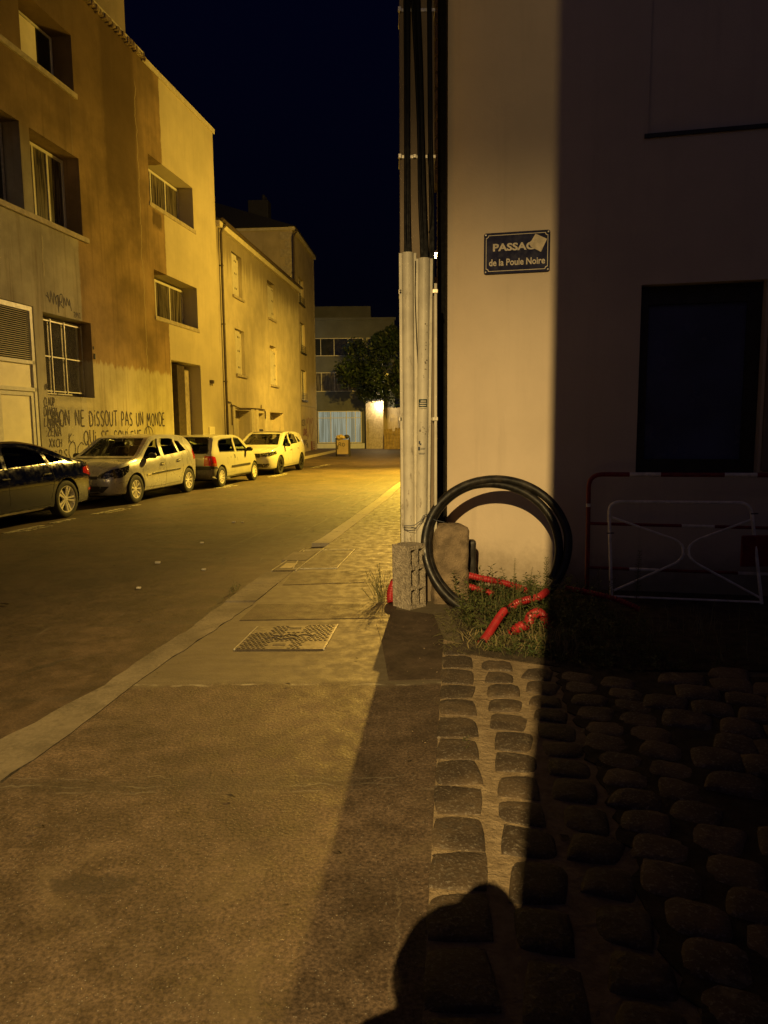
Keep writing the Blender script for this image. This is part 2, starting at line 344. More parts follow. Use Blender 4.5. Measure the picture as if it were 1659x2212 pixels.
def render_wall(name, base, streak=.25, var=.12, bump=.35, dirt=(.10, .075, .045), top=None, base_splash=False):
    t = NT(name); x, y, z = t.xyz()
    a = t.noise(1.1, 6, .6); b = t.noise(28, 4, .65); s = t.noise(2.0, 6, .65, v=t.scale((3.2, 3.2, .22)))
    k = t.rng(a, .3, .7, 1 - var, 1 + var)
    c = t.n.new('ShaderNodeVectorMath'); c.operation = 'SCALE'; c.inputs[0].default_value = base; t.l.new(k, c.inputs['Scale'])
    cc = t.mix(t.rng(s, .5, .78, 0, streak), c.outputs[0], dirt)
    if top:                                            # dirt runs below the eaves
        run = t.m('ADD', z, t.m('MULTIPLY', t.noise(3.2, 5, .7, v=t.scale((1.7, 1.7, .05))), 2.4))
        cc = t.mix(t.rng(run, top + .35, top + 1.45, 0, .62), cc, dirt)
    if base_splash:
        sp = t.m('ADD', z, t.m('MULTIPLY', t.m('SUBTRACT', t.noise(5, 5, .7), .5), .5))
        cc = t.mix(t.rng(sp, .05, .5, .55, 0), cc, dirt)
        cc = t.mix(t.m('MULTIPLY', t.rng(t.voro(2.3), .0, .02, 1, 0), .6), cc, (.08, .06, .04))
    return t.fin(cc, .92, t.m('ADD', b, a), bump, .012, spec=.25)
M['cream'] = render_wall('cream_render', (.62, .52, .40), .12, .06, .22, base_splash=True)
M['house2'] = render_wall('old_yellow_render', (.52, .46, .33), .30, .14, .3, top=8.05)
M['house3'] = render_wall('ochre_render', (.44, .37, .24), .25, .14, .3)
M['far'] = render_wall('far_render', (.12, .125, .115), .25, .12)
M['farbase'] = render_wall('far_white_base', (.62, .64, .66), .1, .08)
M['back'] = render_wall('brown_render', (.30, .25, .19), .3, .15)

def bigwall():
    t = NT('stained_render'); x, y, z = t.xyz()
    nz = t.noise(3.5, 5, .65); big = t.noise(.8, 6, .6); fine = t.noise(28, 4, .65)
    st = t.noise(2.0, 6, .7, v=t.scale((3.5, 3.5, .16)))
    def c(v3, lo=.85, hi=1.15, n_=big):
        s_ = t.n.new('ShaderNodeVectorMath'); s_.operation = 'SCALE'; s_.inputs[0].default_value = v3; t.l.new(t.rng(n_, .3, .7, lo, hi), s_.inputs['Scale']); return s_.outputs[0]
    clean = c((.54, .48, .33), .9, 1.08)
    grey = c((.36, .335, .27), .72, 1.2)
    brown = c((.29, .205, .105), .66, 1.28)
    low = c((.43, .385, .26), .74, 1.16)
    xn = t.m('ADD', x, t.m('MULTIPLY', t.m('SUBTRACT', nz, .5), .16)); zn = t.m('ADD', z, t.m('MULTIPLY', t.m('SUBTRACT', t.noise(3.0, 6, .75, v=t.scale((2.6, 1, .25))), .5), .75))
    right = t.rng(xn, -4.19, -4.13)                     # the clean strip begins
    belowC = t.rng(xn, -4.04, -3.98)
    left = t.rng(xn, -9.0, -8.93)
    zlow = t.rng(zn, 3.16, 3.24)
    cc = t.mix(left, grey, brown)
    cc = t.mix(t.m('MULTIPLY', t.rng(z, 7.0, 8.4), t.rng(xn, -9.0, -8.93, 1, 0)), cc, brown)  # upper left browned to imitate lamp light fading with height
    cc = t.mix(t.m('MULTIPLY', t.rng(t.m('ADD', z, t.m('MULTIPLY', nz, 1.5)), 8.2, 11.0), t.rng(xn, -5.8, -5.2, .6, 0)), cc, (.085, .055, .028))  # wall colour darkened towards the top, standing in for the lamp's falloff
    cc = t.mix(t.m('MULTIPLY', left, t.rng(zn, 3.16, 3.24, 1, 0)), cc, low)
    cc = t.mix(right, cc, clean)
    # soot run below the roof step
    dk = t.m('MULTIPLY', t.band(xn, -7.45, -5.75, .12), t.rng(t.m('ADD', z, t.m('MULTIPLY', nz, 2.2)), 7.2, 9.2))
    cc = t.mix(t.m('MULTIPLY', dk, .60), cc, (.075, .050, .026))
    dk2 = t.m('MULTIPLY', t.band(xn, -5.5, -4.5, .15), t.rng(t.m('ADD', z, t.m('MULTIPLY', nz, 1.5)), 10.2, 12.0))
    cc = t.mix(t.m('MULTIPLY', dk2, .45), cc, (.085, .06, .032))
    cc = t.mix(t.m('MULTIPLY', t.rng(st, .48, .72, 0, .5), t.rng(xn, -4.19, -4.13, 1, .18)), cc, (.13, .09, .045))
    # blackened render right under the upper window
    mk = t.m('MULTIPLY', t.band(xn, -4.95, -4.35, .05), t.band(t.m('ADD', z, t.m('MULTIPLY', nz, .5)), 7.75, 8.2, .12))
    cc = t.mix(t.m('MULTIPLY', mk, .7), cc, (.05, .035, .02))
    # the repaired crack
    cx_ = t.m('ADD', x, t.m('MULTIPLY', t.m('SUBTRACT', t.noise(1.3, 5, .6, v=t.scale((0, 0, 1))), .5), .55))
    ck = t.m('MULTIPLY', t.band(cx_, -5.70, -5.665, .012), t.m('MULTIPLY', t.rng(z, 3.2, 3.5), t.rng(z, 11.0, 11.3, 1, 0)))
    cc = t.mix(t.m('MULTIPLY', ck, .65), cc, (.42, .36, .22))
    cx2 = t.m('ADD', x, t.m('MULTIPLY', t.m('SUBTRACT', t.noise(2.0, 5, .6, v=t.scale((0, 0, 1))), .5), .35))
    ck2 = t.m('MULTIPLY', t.band(cx2, -10.42, -10.38, .02), t.m('MULTIPLY', t.rng(z, 4.9, 5.0), t.rng(z, 5.8, 5.9, 1, 0)))
    cc = t.mix(t.m('MULTIPLY', ck2, .5), cc, (.5, .46, .33))
    bl = t.m('MULTIPLY', t.rng(z, 1.75, 2.0), t.band(xn, -10.3, -8.7, .1)); bl = t.m('MULTIPLY', bl, t.band(t.m('ADD', z, t.m('MULTIPLY', nz, .2)), 2.15, 2.3, .05))
    cc = t.mix(t.m('MULTIPLY', bl, .5), cc, (.5, .45, .32))
    return t.fin(cc, .93, t.m('ADD', fine, t.m('MULTIPLY', big, 1.5)), .45, .015, spec=.2)
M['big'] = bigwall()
M['conc'] = render_wall('pole_concrete', (.22, .175, .125), .35, .18, .5)
M['sill'] = simple('sill_stone', (.40, .35, .26), .85, .2, 7, .3)
M['stone'] = simple('weathered_stone', (.22, .165, .105), .9, .4, 9, .8, bdist=.02)
M['soffit'] = simple('eaves_render', (.55, .50, .36), .85, .12, 5, .2)
M['slate'] = simple('roof_slate', (.018, .018, .021), .7, .3, 12, .4)
M['white'] = simple('white_frame_paint', (.62, .60, .52), .45, .08, 9, .08)
M['shutter'] = simple('shutter_paint', (.60, .56, .44), .6, .1, 6, .15)
M['panel'] = simple('cream_panel_paint', (.82, .76, .56), .5, .07, 3, .06)
M['dark'] = simple('dark_steel', (.022, .020, .018), .5, .3, 9, .1)
M['void'] = simple('dark_interior', (.006, .006, .007), .9, .2, 3, 0)
M['pipe'] = simple('brown_downpipe', (.075, .055, .035), .45, .25, 7, .12)
M['blackpl'] = simple('black_plastic', (.0035, .0035, .004), .7, .2, 18, .1, spec=.1)
M['cable'] = simple('cable_rubber', (.003, .003, .0045), .55, .3, 14, .1, spec=.15)
M['coil'] = (lambda t: t.fin(t.mix(t.rng(t.noise(9, 5), .45, .7), (.010, .0095, .0095), (.035, .03, .024)), t.rng(t.noise(20, 4), .3, .7, .3, .55), t.noise(40, 3), .12, .004))(NT('black_conduit'))
M['guard'] = (lambda t: (lambda z: t.fin(t.mix(t.m('MULTIPLY', t.rng(t.noise(7, 6, .75, v=t.scale((3, 3, .8))), .57, .66), t.rng(z, .4, 2.6, .75, .35)), t.mix(t.rng(t.noise(5, 5), .3, .7), (.46, .43, .35), (.60, .56, .45)), (.16, .12, .075)), .5, t.noise(30, 4), .12, .005, spec=.4))(t.xyz()[2]))(NT('cable_guard_pvc'))
M['strap'] = simple('steel_strap', (.62, .58, .48), .35, .15, 14, .15, metal=.75)
M['galv'] = simple('galvanised_steel', (.45, .43, .40), .5, .2, 14, .15, metal=.3)
M['block'] = (lambda t: t.fin(t.mix(t.rng(t.noise(22, 5, .7), .35, .7), (.26, .225, .175), (.46, .40, .31)), .95, t.m('ADD', t.noise(70, 4, .7), t.voro(60)), .8, .012))(NT('concrete_block'))
M['red'] = simple('red_conduit', (.34, .020, .024), .42, .22, 9, .1)
M['redpaint'] = simple('red_paint', (.20, .014, .016), .45, .2, 12, .12)
M['whitepaint'] = simple('white_paint', (.78, .72, .64), .5, .2, 12, .12)
M['rearglass'] = simple('reflection_tint_glass', (.060, .075, .16), .25, .25, 1.4, 0, spec=.5)  # blue base colour stands in for a faint reflection in the pane
M['glass'] = simple('dark_window_glass', (.020, .021, .020), .08, .2, 2, 0, spec=.8)
M['curtain'] = (lambda t: t.fin(t.mix(t.rng(t.noise(9, 2, .5, v=t.scale((2.6, 1, .12))), .42, .58), (.035, .03, .022), (.15, .13, .095)), .2, None, spec=.7))(NT('curtained_glass'))
M['ink'] = simple('black_spray', (.030, .018, .030), .7, .5, 9, 0)
M['inkred'] = simple('red_spray', (.22, .035, .02), .7, .3, 9, 0)
M['inkgreen'] = simple('green_spray', (.06, .16, .05), .7, .3, 9, 0)
M['signblue'] = simple('sign_enamel_blue', (.010, .011, .050), .55, .2, 9, 0, spec=.12)
M['signwhite'] = simple('sign_enamel_white', (.62, .56, .46), .6, .08, 14, 0, spec=.1)
M['paper'] = simple('torn_sticker', (.60, .52, .38), .8, .18, 22, .2)
M['iron'] = (lambda t: t.fin(t.mix(t.rng(t.noise(14, 5), .35, .65), (.10, .085, .06), (.20, .17, .12)), .55, t.noise(50, 4), .3, .005, metal=.25))(NT('cast_iron'))
M['irondark'] = simple('cover_studs', (.035, .024, .018), .6, .3, 20, .3)
M['brightedge'] = simple('worn_steel_edge', (.55, .52, .42), .35, .1, 20, .1, metal=.5)
M['leafa'] = simple('weed_leaf', (.085, .105, .028), .6, .5, 11, 0)
M['leafb'] = simple('weed_leaf_dark', (.050, .075, .022), .6, .5, 11, 0)
M['straw'] = simple('dry_grass', (.28, .22, .10), .8, .3, 9, 0)
M['stem'] = simple('plant_stem', (.11, .10, .035), .8, .3, 9, 0)
M['soil'] = simple('soil', (.075, .055, .032), .95, .5, 9, 1.0, bdist=.04)
M['tree'] = simple('tree_leaf', (.018, .036, .012), .6, .6, .8, 0)
M['bark'] = simple('bark', (.09, .07, .05), .9, .3, 9, .5)
M['wood'] = simple('fence_wood', (.34, .25, .11), .85, .35, 5, .3)
M['wire'] = simple('tie_wire', (.07, .08, .11), .5, .1, 9, 0)
M['roadpaint'] = (lambda t: t.fin(t.mix(t.rng(t.noise(11, 6, .75), .46, .56), (.08, .07, .05), (.50, .46, .36)), .8, t.noise(60, 3), .3, .006))(NT('worn_road_paint'))
M['litter'] = simple('litter_paper', (.55, .5, .38), .8, .2, 9, .1)
M['leaflit'] = simple('dead_leaf', (.05, .035, .02), .8, .4, 9, .1)
def emit(name, col, st):
    t = NT(name); t.b.inputs['Base Color'].default_value = (.02, .02, .02, 1); t.b.inputs['Emission Color'].default_value = col + (1,); t.b.inputs['Emission Strength'].default_value = st; return t.mat
M['bulbA'] = emit('sodium_bulb', (1.0, .75, .30), 60)
M['bulbC'] = emit('wall_lamp_bulb', (1.0, .85, .5), 40)
M['bulbD'] = emit('cool_bulb', (.8, .95, 1.0), 20)
M['screen'] = emit('intercom_screen', (.35, .45, 1.0), 1.5)
def litwin():
    t = NT('lit_curtained_window'); x, y, z = t.xyz()
    fold = t.noise(7, 2, .5, v=t.scale((2.4, 1, .05)))
    cc = t.mix(t.rng(fold, .4, .6), (.10, .125, .105), (.24, .29, .25))
    t.b.inputs['Emission Strength'].default_value = .8; t.l.new(cc, t.b.inputs['Emission Color'])
    return t.fin((.1, .12, .11), .3)
M['litwin'] = litwin()

# ------------------------------------------------------------------ ground
KL = [(-9.5, -6), (-5.0, -3.0), (-3.2, 0.0), (-2.42, 2.0), (-1.93, 3.42), (-1.72, 4.1), (-1.60, 4.9), (-1.51, 5.4), (-1.43, 6.15), (-1.30, 7.3), (-1.12, 8.7), (-.86, 9.9), (-.57, 11.9), (-.13, 15.1), (.25, 18.3), (1.25, 25), (2.7, 34), (4.6, 46), (6, 54)]
KR = [(-9.3, -6.2), (-4.75, -3.2), (-2.95, -.15), (-2.15, 1.9), (-1.70, 2.98), (-1.58, 3.7), (-1.50, 4.4), (-1.32, 5.3), (-1.16, 6.14), (-1.02, 7.3), (-.82, 8.8), (-.66, 9.8), (-.37, 11.87), (.08, 15.08), (.44, 18.3), (1.45, 25), (2.9, 34), (4.8, 46), (6.2, 54)]
def kx(tab, y): return interp([(b, a) for a, b in tab], y)
def road_z(x, y):
    d = kx(KL, y) - x
    near = -.028 if y < 7 else lerp(-.028, -.045, min(1, (y - 7) / 4))
    return lerp(near, -.10, min(1, max(0, d / 1.7))) - (.012 * math.exp(-(d / .25) ** 2))
mb = MB(); xs = [-140, -60, -25, -15] + [-13 + .35 * i for i in range(48)] + [5, 8, 14, 30, 140]; ys = [-60, -20, -8] + [-6 + .5 * i for i in range(30)] + [9 + 1.2 * i for i in range(34)] + [55, 80, 140, 300]
vs = [(x, y, road_z(x, y) + .006 * mnoise.noise(Vector((x * .6, y * .6, 0)))) for y in ys for x in xs]; nx = len(xs)
mb.add(vs, [(j * nx + i, j * nx + i + 1, (j + 1) * nx + i + 1, (j + 1) * nx + i) for j in range(len(ys) - 1) for i in range(nx - 1)])
tag(mb.build('road', M['road'], smooth=60), kind='structure')

def sheet(name, poly, z, mat, thick=.004, res=None):
    mb = MB(); mb.prism(poly, z - thick, z); return tag(mb.build(name, mat), kind='structure')
# pavement on the right: top at z = 0, edge at the kerb
mb = MB()
yy = [(-6.2 + .4 * i) for i in range(150)]
rows = []
for y in yy:
    x0 = kx(KR, y); rows.append([(x0, y, -.3), (x0, y, 0), (x0 + .6, y, 0), (x0 + 1.4, y, 0), (14, y, 0)])
vs = [p for r_ in rows for p in r_]; fs = []
for j in range(len(rows) - 1):
    for i in range(4): fs.append((j * 5 + i, j * 5 + i + 1, (j + 1) * 5 + i + 1, (j + 1) * 5 + i))
mb.add(vs, fs); tag(mb.build('pavement', M['walk']), kind='structure')
# kerb stones
mb = MB()
def kerb_piece(ya, yb, gap=.008, zt=.006):
    ya += gap; n = 16; L = []; Rr = []; jm = .022 if ya < 6.2 else .004
    for k in range(n + 1):
        y = lerp(ya, yb, k / n); L.append((kx(KL, y) + jm * mnoise.noise(Vector((y * 4, 0, 0))) + jm * .6 * mnoise.noise(Vector((y * 15, 3, 0))), y)); Rr.append((kx(KR, y) + .002 + jm * mnoise.noise(Vector((y * 5, 7, 0))) + jm * .6 * mnoise.noise(Vector((y * 17, 9, 0))), y))
    poly = L + Rr[::-1]; mb.prism(poly, -.25, zt)
y = -6.0
while y < 46:
    step = 1.0 if y > 8 else 2.2
    if not (6.15 < y < 8.7): kerb_piece(y, min(y + step, 6.2) if y < 6.15 else y + step, .015 if y > 8 else .004, random.uniform(.004, .008))
    y = min(y + step, 6.2) if y < 6.15 else y + step
# broken kerb with inspection slabs
for (a, b, z) in ((6.24, 6.95, .010), (6.98, 7.55, .004), (8.15, 8.72, .012)): kerb_piece(a, b, .01, z)
tag(mb.build('kerb', M['kerb'], smooth=30), kind='structure')
# left pavement along the facades
LW = [(-12.5, -8), (-9.2, 8.5), (-7.35, 18.5), (-5.95, 26.9), (-4.55, 40.4), (-3.95, 46.6), (-3.7, 49)]
lw_in = [(-16, -8), (-14, 8.5), (-12, 18.5), (-10, 26.9), (-9, 40.4), (-8, 46.6), (-8, 49)]
mb = MB(); mb.prism([(x + .95, y) for x, y in LW] + lw_in[::-1], -.2, .02); tag(mb.build('pavement', M['leftwalk']), kind='structure')
mb = MB(); mb.prism([(x + 1.08, y) for x, y in LW] + [(x + .952, y) for x, y in LW[::-1]], -.2, .016); tag(mb.build('kerb', M['kerb']), kind='structure')
# patches in the asphalt
sheet('pavement_patch', [(.02, 4.22), (.40, 4.24), (.43, 5.0), (.40, 5.75), (.03, 5.95), (-.07, 5.5), (-.02, 4.95)], .0045, M['patch'])
sheet('trench_patch', [(-1.17, 5.62), (.05, 5.66), (.12, 6.12), (-1.12, 6.14)], .005, M['trench'])
sheet('trench_patch', [(-1.0, 6.9), (-.2, 6.98), (-.15, 7.55), (-.98, 7.5)], .0045, M['trench'])

# granite setts in a mortar bed
mb = MB()
E0 = (.415, 4.97); SL = .100
def ex(y): return E0[0] + (y - E0[1]) * SL
bed = [(ex(-2), -2), (9, -2), (9, 4.2), (2.2, 4.2), (1.2, 4.42), (.75, 4.78), (ex(5.05), 5.05)]
tag(MB().prism(bed, -.05, .0048).build('mortar_bed', M['mortar']), kind='structure')
QG = (1, .965, .86, .5, 0, .5, .86, .965, 1)
def sett(mb, cx_, cy_, w_, l_, a, h=.02, tilt=.02, z0=.004):
    n = 8; rz = Matrix.Rotation(a, 4, 'Z'); vs = []; fs = []
    j = [random.uniform(-.010, .010) for _ in range(8)]; tx = random.uniform(-tilt, tilt); ty = random.uniform(-tilt, tilt); seed = random.random() * 50
    for q in range(n + 1):
        for p in range(n + 1):
            u_ = p / n * 2 - 1; v_ = q / n * 2 - 1
            # superellipse corners
            u_ = math.copysign(QG[p], u_); v_ = math.copysign(QG[q], v_); su = u_ * (1 - .06 * v_ * v_) ; sv = v_ * (1 - .05 * u_ * u_)
            x = su * w_ / 2 + j[0] * v_ + j[1] * u_ * v_; y = sv * l_ / 2 + j[2] * u_ + j[3] * u_ * v_
            e_ = (abs(u_) ** 6 + abs(v_) ** 6) ** (1 / 6); z = h * (1 - min(1, e_) ** 9) + tx * x + ty * y + .005 * mnoise.noise(Vector((x * 25 + seed, y * 25, seed)))
            if max(abs(u_), abs(v_)) > .99: z = -.012
            v3 = rz @ Vector((x, y, z)); vs.append((v3.x + cx_, v3.y + cy_, v3.z + z0))
    for q in range(n):
        for p in range(n): fs.append((q * (n + 1) + p, q * (n + 1) + p + 1, (q + 1) * (n + 1) + p + 1, (q + 1) * (n + 1) + p))
    mb.add(vs, fs)
y = 4.93
while y > -1:
    l_ = random.uniform(.20, .26)
    sett(mb, ex(y - l_ / 2) + .098, y - l_ / 2, random.uniform(.20, .212), l_ + .006, math.atan(-SL) + random.uniform(-.03, .03), .011, .02, .006)
    y -= l_ + random.uniform(.012, .024)
y = 4.55
while y > -1:
    l_ = random.uniform(.17, .24); sett(mb, ex(y - l_ / 2) + .36 + random.uniform(-.01, .012), y - l_ / 2, random.uniform(.17, .205), l_, math.atan(-SL) - .1 + random.uniform(-.05, .05), random.uniform(.010, .018), .03)
    y -= l_ + random.uniform(.012, .03)
y = 4.40
while y > -1:
    l_ = random.uniform(.15, .21); sett(mb, ex(y - l_ / 2) + .60 + random.uniform(-.01, .012), y - l_ / 2, random.uniform(.17, .195), l_, math.atan(-SL) - .22 + random.uniform(-.05, .05), random.uniform(.012, .022), .04)
    y -= l_ + random.uniform(.012, .03)
tag(mb.build('sett_paving', M['sett'], smooth=50), kind='structure'); mb = MB()
for off_, an, y in ((.83, -.30, 4.30), (1.05, -.36, 4.22)):
    while y > -1:
        l_ = random.uniform(.15, .20); sett(mb, ex(y - l_ / 2) + off_ + random.uniform(-.01, .012), y - l_ / 2, random.uniform(.19, .215), l_ + .02, math.atan(-SL) + an + random.uniform(-.05, .05), random.uniform(.012, .022), .04)
        y -= l_ + random.uniform(.0, .012)
tag(MB().prism([(ex(-2) + .715, -2), (9, -2), (9, 4.2), (2.2, 4.2), (1.30, 4.39)] + [(ex(yy_) + .715 + random.uniform(-.035, .035), yy_) for yy_ in [4.42 - .055 * q for q in range(100)]], -.05, .0125).build('joint_soil', M['joint']), kind='structure')
A_ = R(-24); ca, sa = math.cos(A_), math.sin(A_)
for i in range(-2, 38):
    v_ = -3.2 + .212 * i; off = random.random() * .2; u_ = -1.5
    while u_ < 7.5:
        w_ = random.uniform(.19, .27); cx_ = u_ * ca - v_ * sa + .3; cy_ = u_ * sa + v_ * ca + 1.6; u_ += w_ + random.uniform(.0, .010)
        lim = 4.28 - max(0, (1.9 - cx_)) * -.05
        if cx_ < ex(cy_) + 1.24 or cy_ > (4.28 if cx_ < 2.2 else 4.1) or cy_ < -1.2 or cx_ > 6.5: continue
        sett(mb, cx_, cy_, w_, random.uniform(.205, .218), A_ + random.uniform(-.05, .05), random.uniform(.016, .024), .03, .013)
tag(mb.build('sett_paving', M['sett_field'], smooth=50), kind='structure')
# worn parking marks
mb = MB()
def carline(y): return -5.87 + .184 * (y - 13.27) + .20
for (a, b) in ((11.2, 12.1), (12.35, 13.0), (13.6, 14.6), (14.9, 15.3), (19.2, 20.3), (23.3, 24.6), (24.75, 25.2), (28.3, 29.2), (29.5, 30.6)):
    mb.prism([(carline(a), a), (carline(a) + .11, a), (carline(b) + .11, b), (carline(b), b)], -.097, -.090)
    if b - a > .8: mb.prism([(carline(a) + .2, a + .1), (carline(a) + .27, a + .15), (carline(b) + .27, b - .05), (carline(b) + .2, b - .1)], -.097, -.0905)
tag(mb.build('parking_marking', M['roadpaint']), kind='structure')
mb = MB(); tag(mb.prism([(.55, 4.70), (1.25, 4.36), (3.6, 4.28), (5.6, 4.2), (5.8, 5.7), (2.0, 6.55), (.75, 6.75), (.55, 6.1)], -.02, .012).build('soil', M['soil']), kind='structure')

# ------------------------------------------------------------------ facades: local x runs along the wall, y goes into the building, z up
def wall_mesh(mb, x0, x1, z0, z1, ops, depth, skew=0.0, top_at=None):
    """front face at y=0 with true recesses; ops = (xa, xb, za, zb, d); body of the given depth behind"""
    xs = sorted(set([x0, x1] + [v for o in ops for v in o[:2]])); zs = sorted(set([z0, z1] + [v for o in ops for v in o[2:4]]))
    def inside(x, z):
        for o in ops:
            if o[0] < x < o[1] and o[2] < z < o[3]: return o
    for i in range(len(xs) - 1):
        for j in range(len(zs) - 1):
            if not inside((xs[i] + xs[i + 1]) / 2, (zs[j] + zs[j + 1]) / 2):
                a, b, c, d = xs[i], xs[i + 1], zs[j], zs[j + 1]
                mb.add([(a, 0, c), (b, 0, c), (b, 0, d), (a, 0, d)], [(0, 1, 2, 3)])
    for (a, b, c, d, e) in [o[:5] for o in ops]:
        mb.add([(a, 0, c), (b, 0, c), (b, 0, d), (a, 0, d), (a, e, c), (b, e, c), (b, e, d), (a, e, d)],
               [(0, 4, 5, 1), (1, 5, 6, 2), (2, 6, 7, 3), (3, 7, 4, 0), (4, 7, 6, 5)])
    y0 = 0; D = depth
    mb.add([(x0, 0, z0), (x1, 0, z0), (x1 + skew, D, z0), (x0, D, z0), (x0, 0, z1), (x1, 0, z1), (x1 + skew, D, z1), (x0, D, z1)],
           [(1, 2, 6, 5), (0, 4, 7, 3), (3, 7, 6, 2), (4, 5, 6, 7)])
def framed(parent, x0, x1, z0, z1, y, mull=(), trans=(), fw=.06, pane='glass', name='window', frame='white', dep=.05, label=None):
    mb = MB()
    for (a, b, c, d) in ((x0, x1, z1 - fw, z1), (x0, x1, z0, z0 + fw), (x0, x0 + fw, z0 + fw, z1 - fw), (x1 - fw, x1, z0 + fw, z1 - fw)): mb.box(a, y, c, b, y + dep, d)
    for m_ in mull: mb.box(m_ - fw * .45, y + .003, z0 + fw, m_ + fw * .45, y + dep - .003, z1 - fw)
    for m_ in trans: mb.box(x0 + fw, y + .005, m_ - fw * .4, x1 - fw, y + dep - .005, m_ + fw * .4)
    o = mb.build(name, M[frame], parent)
    MB().box(x0 + fw * .5, y + dep * .5, z0 + fw * .5, x1 - fw * .5, y + dep * .5 + .008, z1 - fw * .5).build('pane', M[pane], o)
    if label: o['label'] = label
    return o

# ================= large stained building on the left
B1 = empty('apartment_building', (-6.0, 27.0, 0), R(81), 'tall stained render building with deep recessed windows and spray painted slogan behind the parked cars', 'building')
ops = [(-10.71, -8.76, 9.55, 10.85, .55), (-14.0, -10.95, 6.22, 8.06, .50), (-10.62, -8.73, 6.22, 8.06, .50), (-5.07, -1.95, 8.14, 9.47, .60), (-5.02, -1.91, 4.87, 6.22, .60),
       (-4.11, -1.85, .12, 3.65, .62), (-10.55, -8.60, 2.30, 4.16, .42), (-16.5, -10.88, .05, 4.22, .07), (-13.6, -11.6, 9.55, 10.85, .55)]
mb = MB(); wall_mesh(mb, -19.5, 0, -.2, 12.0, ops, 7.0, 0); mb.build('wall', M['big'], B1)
mb = MB(); mb.box(-5.2, -.02, 11.998, .10, 7.02, 12.10); mb.prism([(-5.2, -.05), (.10, -.05), (.10, -.02), (-5.2, -.02)], 11.93, 12.10)
mb.box(-19.5, -.10, 12.0, -5.2, .25, 12.14)
mb.build('coping', M['soffit'], B1)
mb = MB()
for i in range(46):
    x = -9.6 + i * .098; mb.rbox(x, -.10 - random.uniform(0, .05), 11.97 + random.uniform(-.04, .03), x + random.uniform(.08, .10), .0, 12.06 + random.uniform(0, .08), .02)
mb.build('broken_tiles', M['stone'], B1)
mb = MB(); mb.box(-19.4, .10, 12.14, -5.86, 6.8, 15.2); mb.build('attic_storey', M['back'], B1)
mb = MB()
for (a, b, z, p) in ((-14.2, -8.55, 6.15, .07), (-13.7, -8.70, 9.47, .06), (-5.12, -1.84, 8.06, .03), (-5.08, -1.84, 4.80, .03)): mb.rbox(a, -p, z - .05, b, .58, z + .07, .01)
mb.box(-5.05, -.012, 8.0, -1.8, -.0, 8.012); mb.box(-5.0, -.012, 4.74, -1.8, 0, 4.752)
mb.build('window_sill', M['sill'], B1)
# windows
framed(B1, -12.9, -11.03, 6.27, 8.0, .36, (-12.0,), (), .05, 'glass', frame='galv')
framed(B1, -10.60, -8.75, 6.27, 8.02, .40, (-9.95, -9.4), (), .07, 'curtain')
w1 = framed(B1, -10.68, -8.80, 9.6, 10.8, .48, (-9.60,), (), .05, 'glass')
MB().box(-10.6, .36, 9.62, -9.62, .42, 10.62).build('shutter', M['panel'], w1)
framed(B1, -5.05, -1.97, 8.19, 9.42, .50, (-3.95, -2.95), (), .07, 'curtain')
framed(B1, -5.0, -1.95, 4.92, 6.15, .50, (-3.95, -2.95), (), .07, 'curtain')
# barred window
bw = framed(B1, -10.5, -8.62, 2.33, 4.13, .36, (-9.85, -9.3), (), .05, 'glass', frame='galv', label='ground floor window behind a rusty bar and mesh grille')
mb = MB()
for z in (2.40, 3.20, 4.02): mb.box(-10.54, .215, z, -8.70, .23, z + .03)
for x in (-10.52, -10.0, -9.45, -8.73): mb.box(x, .198, 2.36, x + .03, .214, 4.08)
for k in range(46):
    a = -10.5 + k * .038
    for sg in (0, 1):
        x0_, x1_ = (a, a + 1.65); z0_, z1_ = (2.45, 4.03)
        if x1_ > -8.82: z1_ = z0_ + (-8.82 - x0_) / 1.65 * 1.58; x1_ = -8.82
        P = [(x0_, .238, z0_ if not sg else 6.48 - z0_), (x1_, .238, z1_ if not sg else 6.48 - z1_)]
        mb.tube(P, .0022, 3, cap=False)
for k in range(1, 42):
    zz = 2.45 + k * .038
    mb.tube([(-10.5, .238, zz), (-10.5 + (4.03 - zz) / 1.58 * 1.65, .238, 4.03)], .0022, 3, cap=False); mb.tube([(-10.5, .238, 6.48 - zz), (-10.5 + (4.03 - zz) / 1.58 * 1.65, .238, 2.45)], .0022, 3, cap=False)
mb.build('window_grille', M['galv'], bw)
# door recess
dr = framed(B1, -4.05, -3.30, .15, 3.60, .52, (), (.95, 1.95), .07, 'glass', name='door', label='white framed glazed door deep in its recess')
mb = MB(); mb.rbox(-3.28, .20, .13, -2.72, .60, 3.60, .006); mb.build('recess_pier', M['pipe'], B1)
mb = MB(); mb.rbox(-2.70, .40, .13, -1.87, .60, 3.50, .006); mb.build('recess_panel', M['sill'], B1)
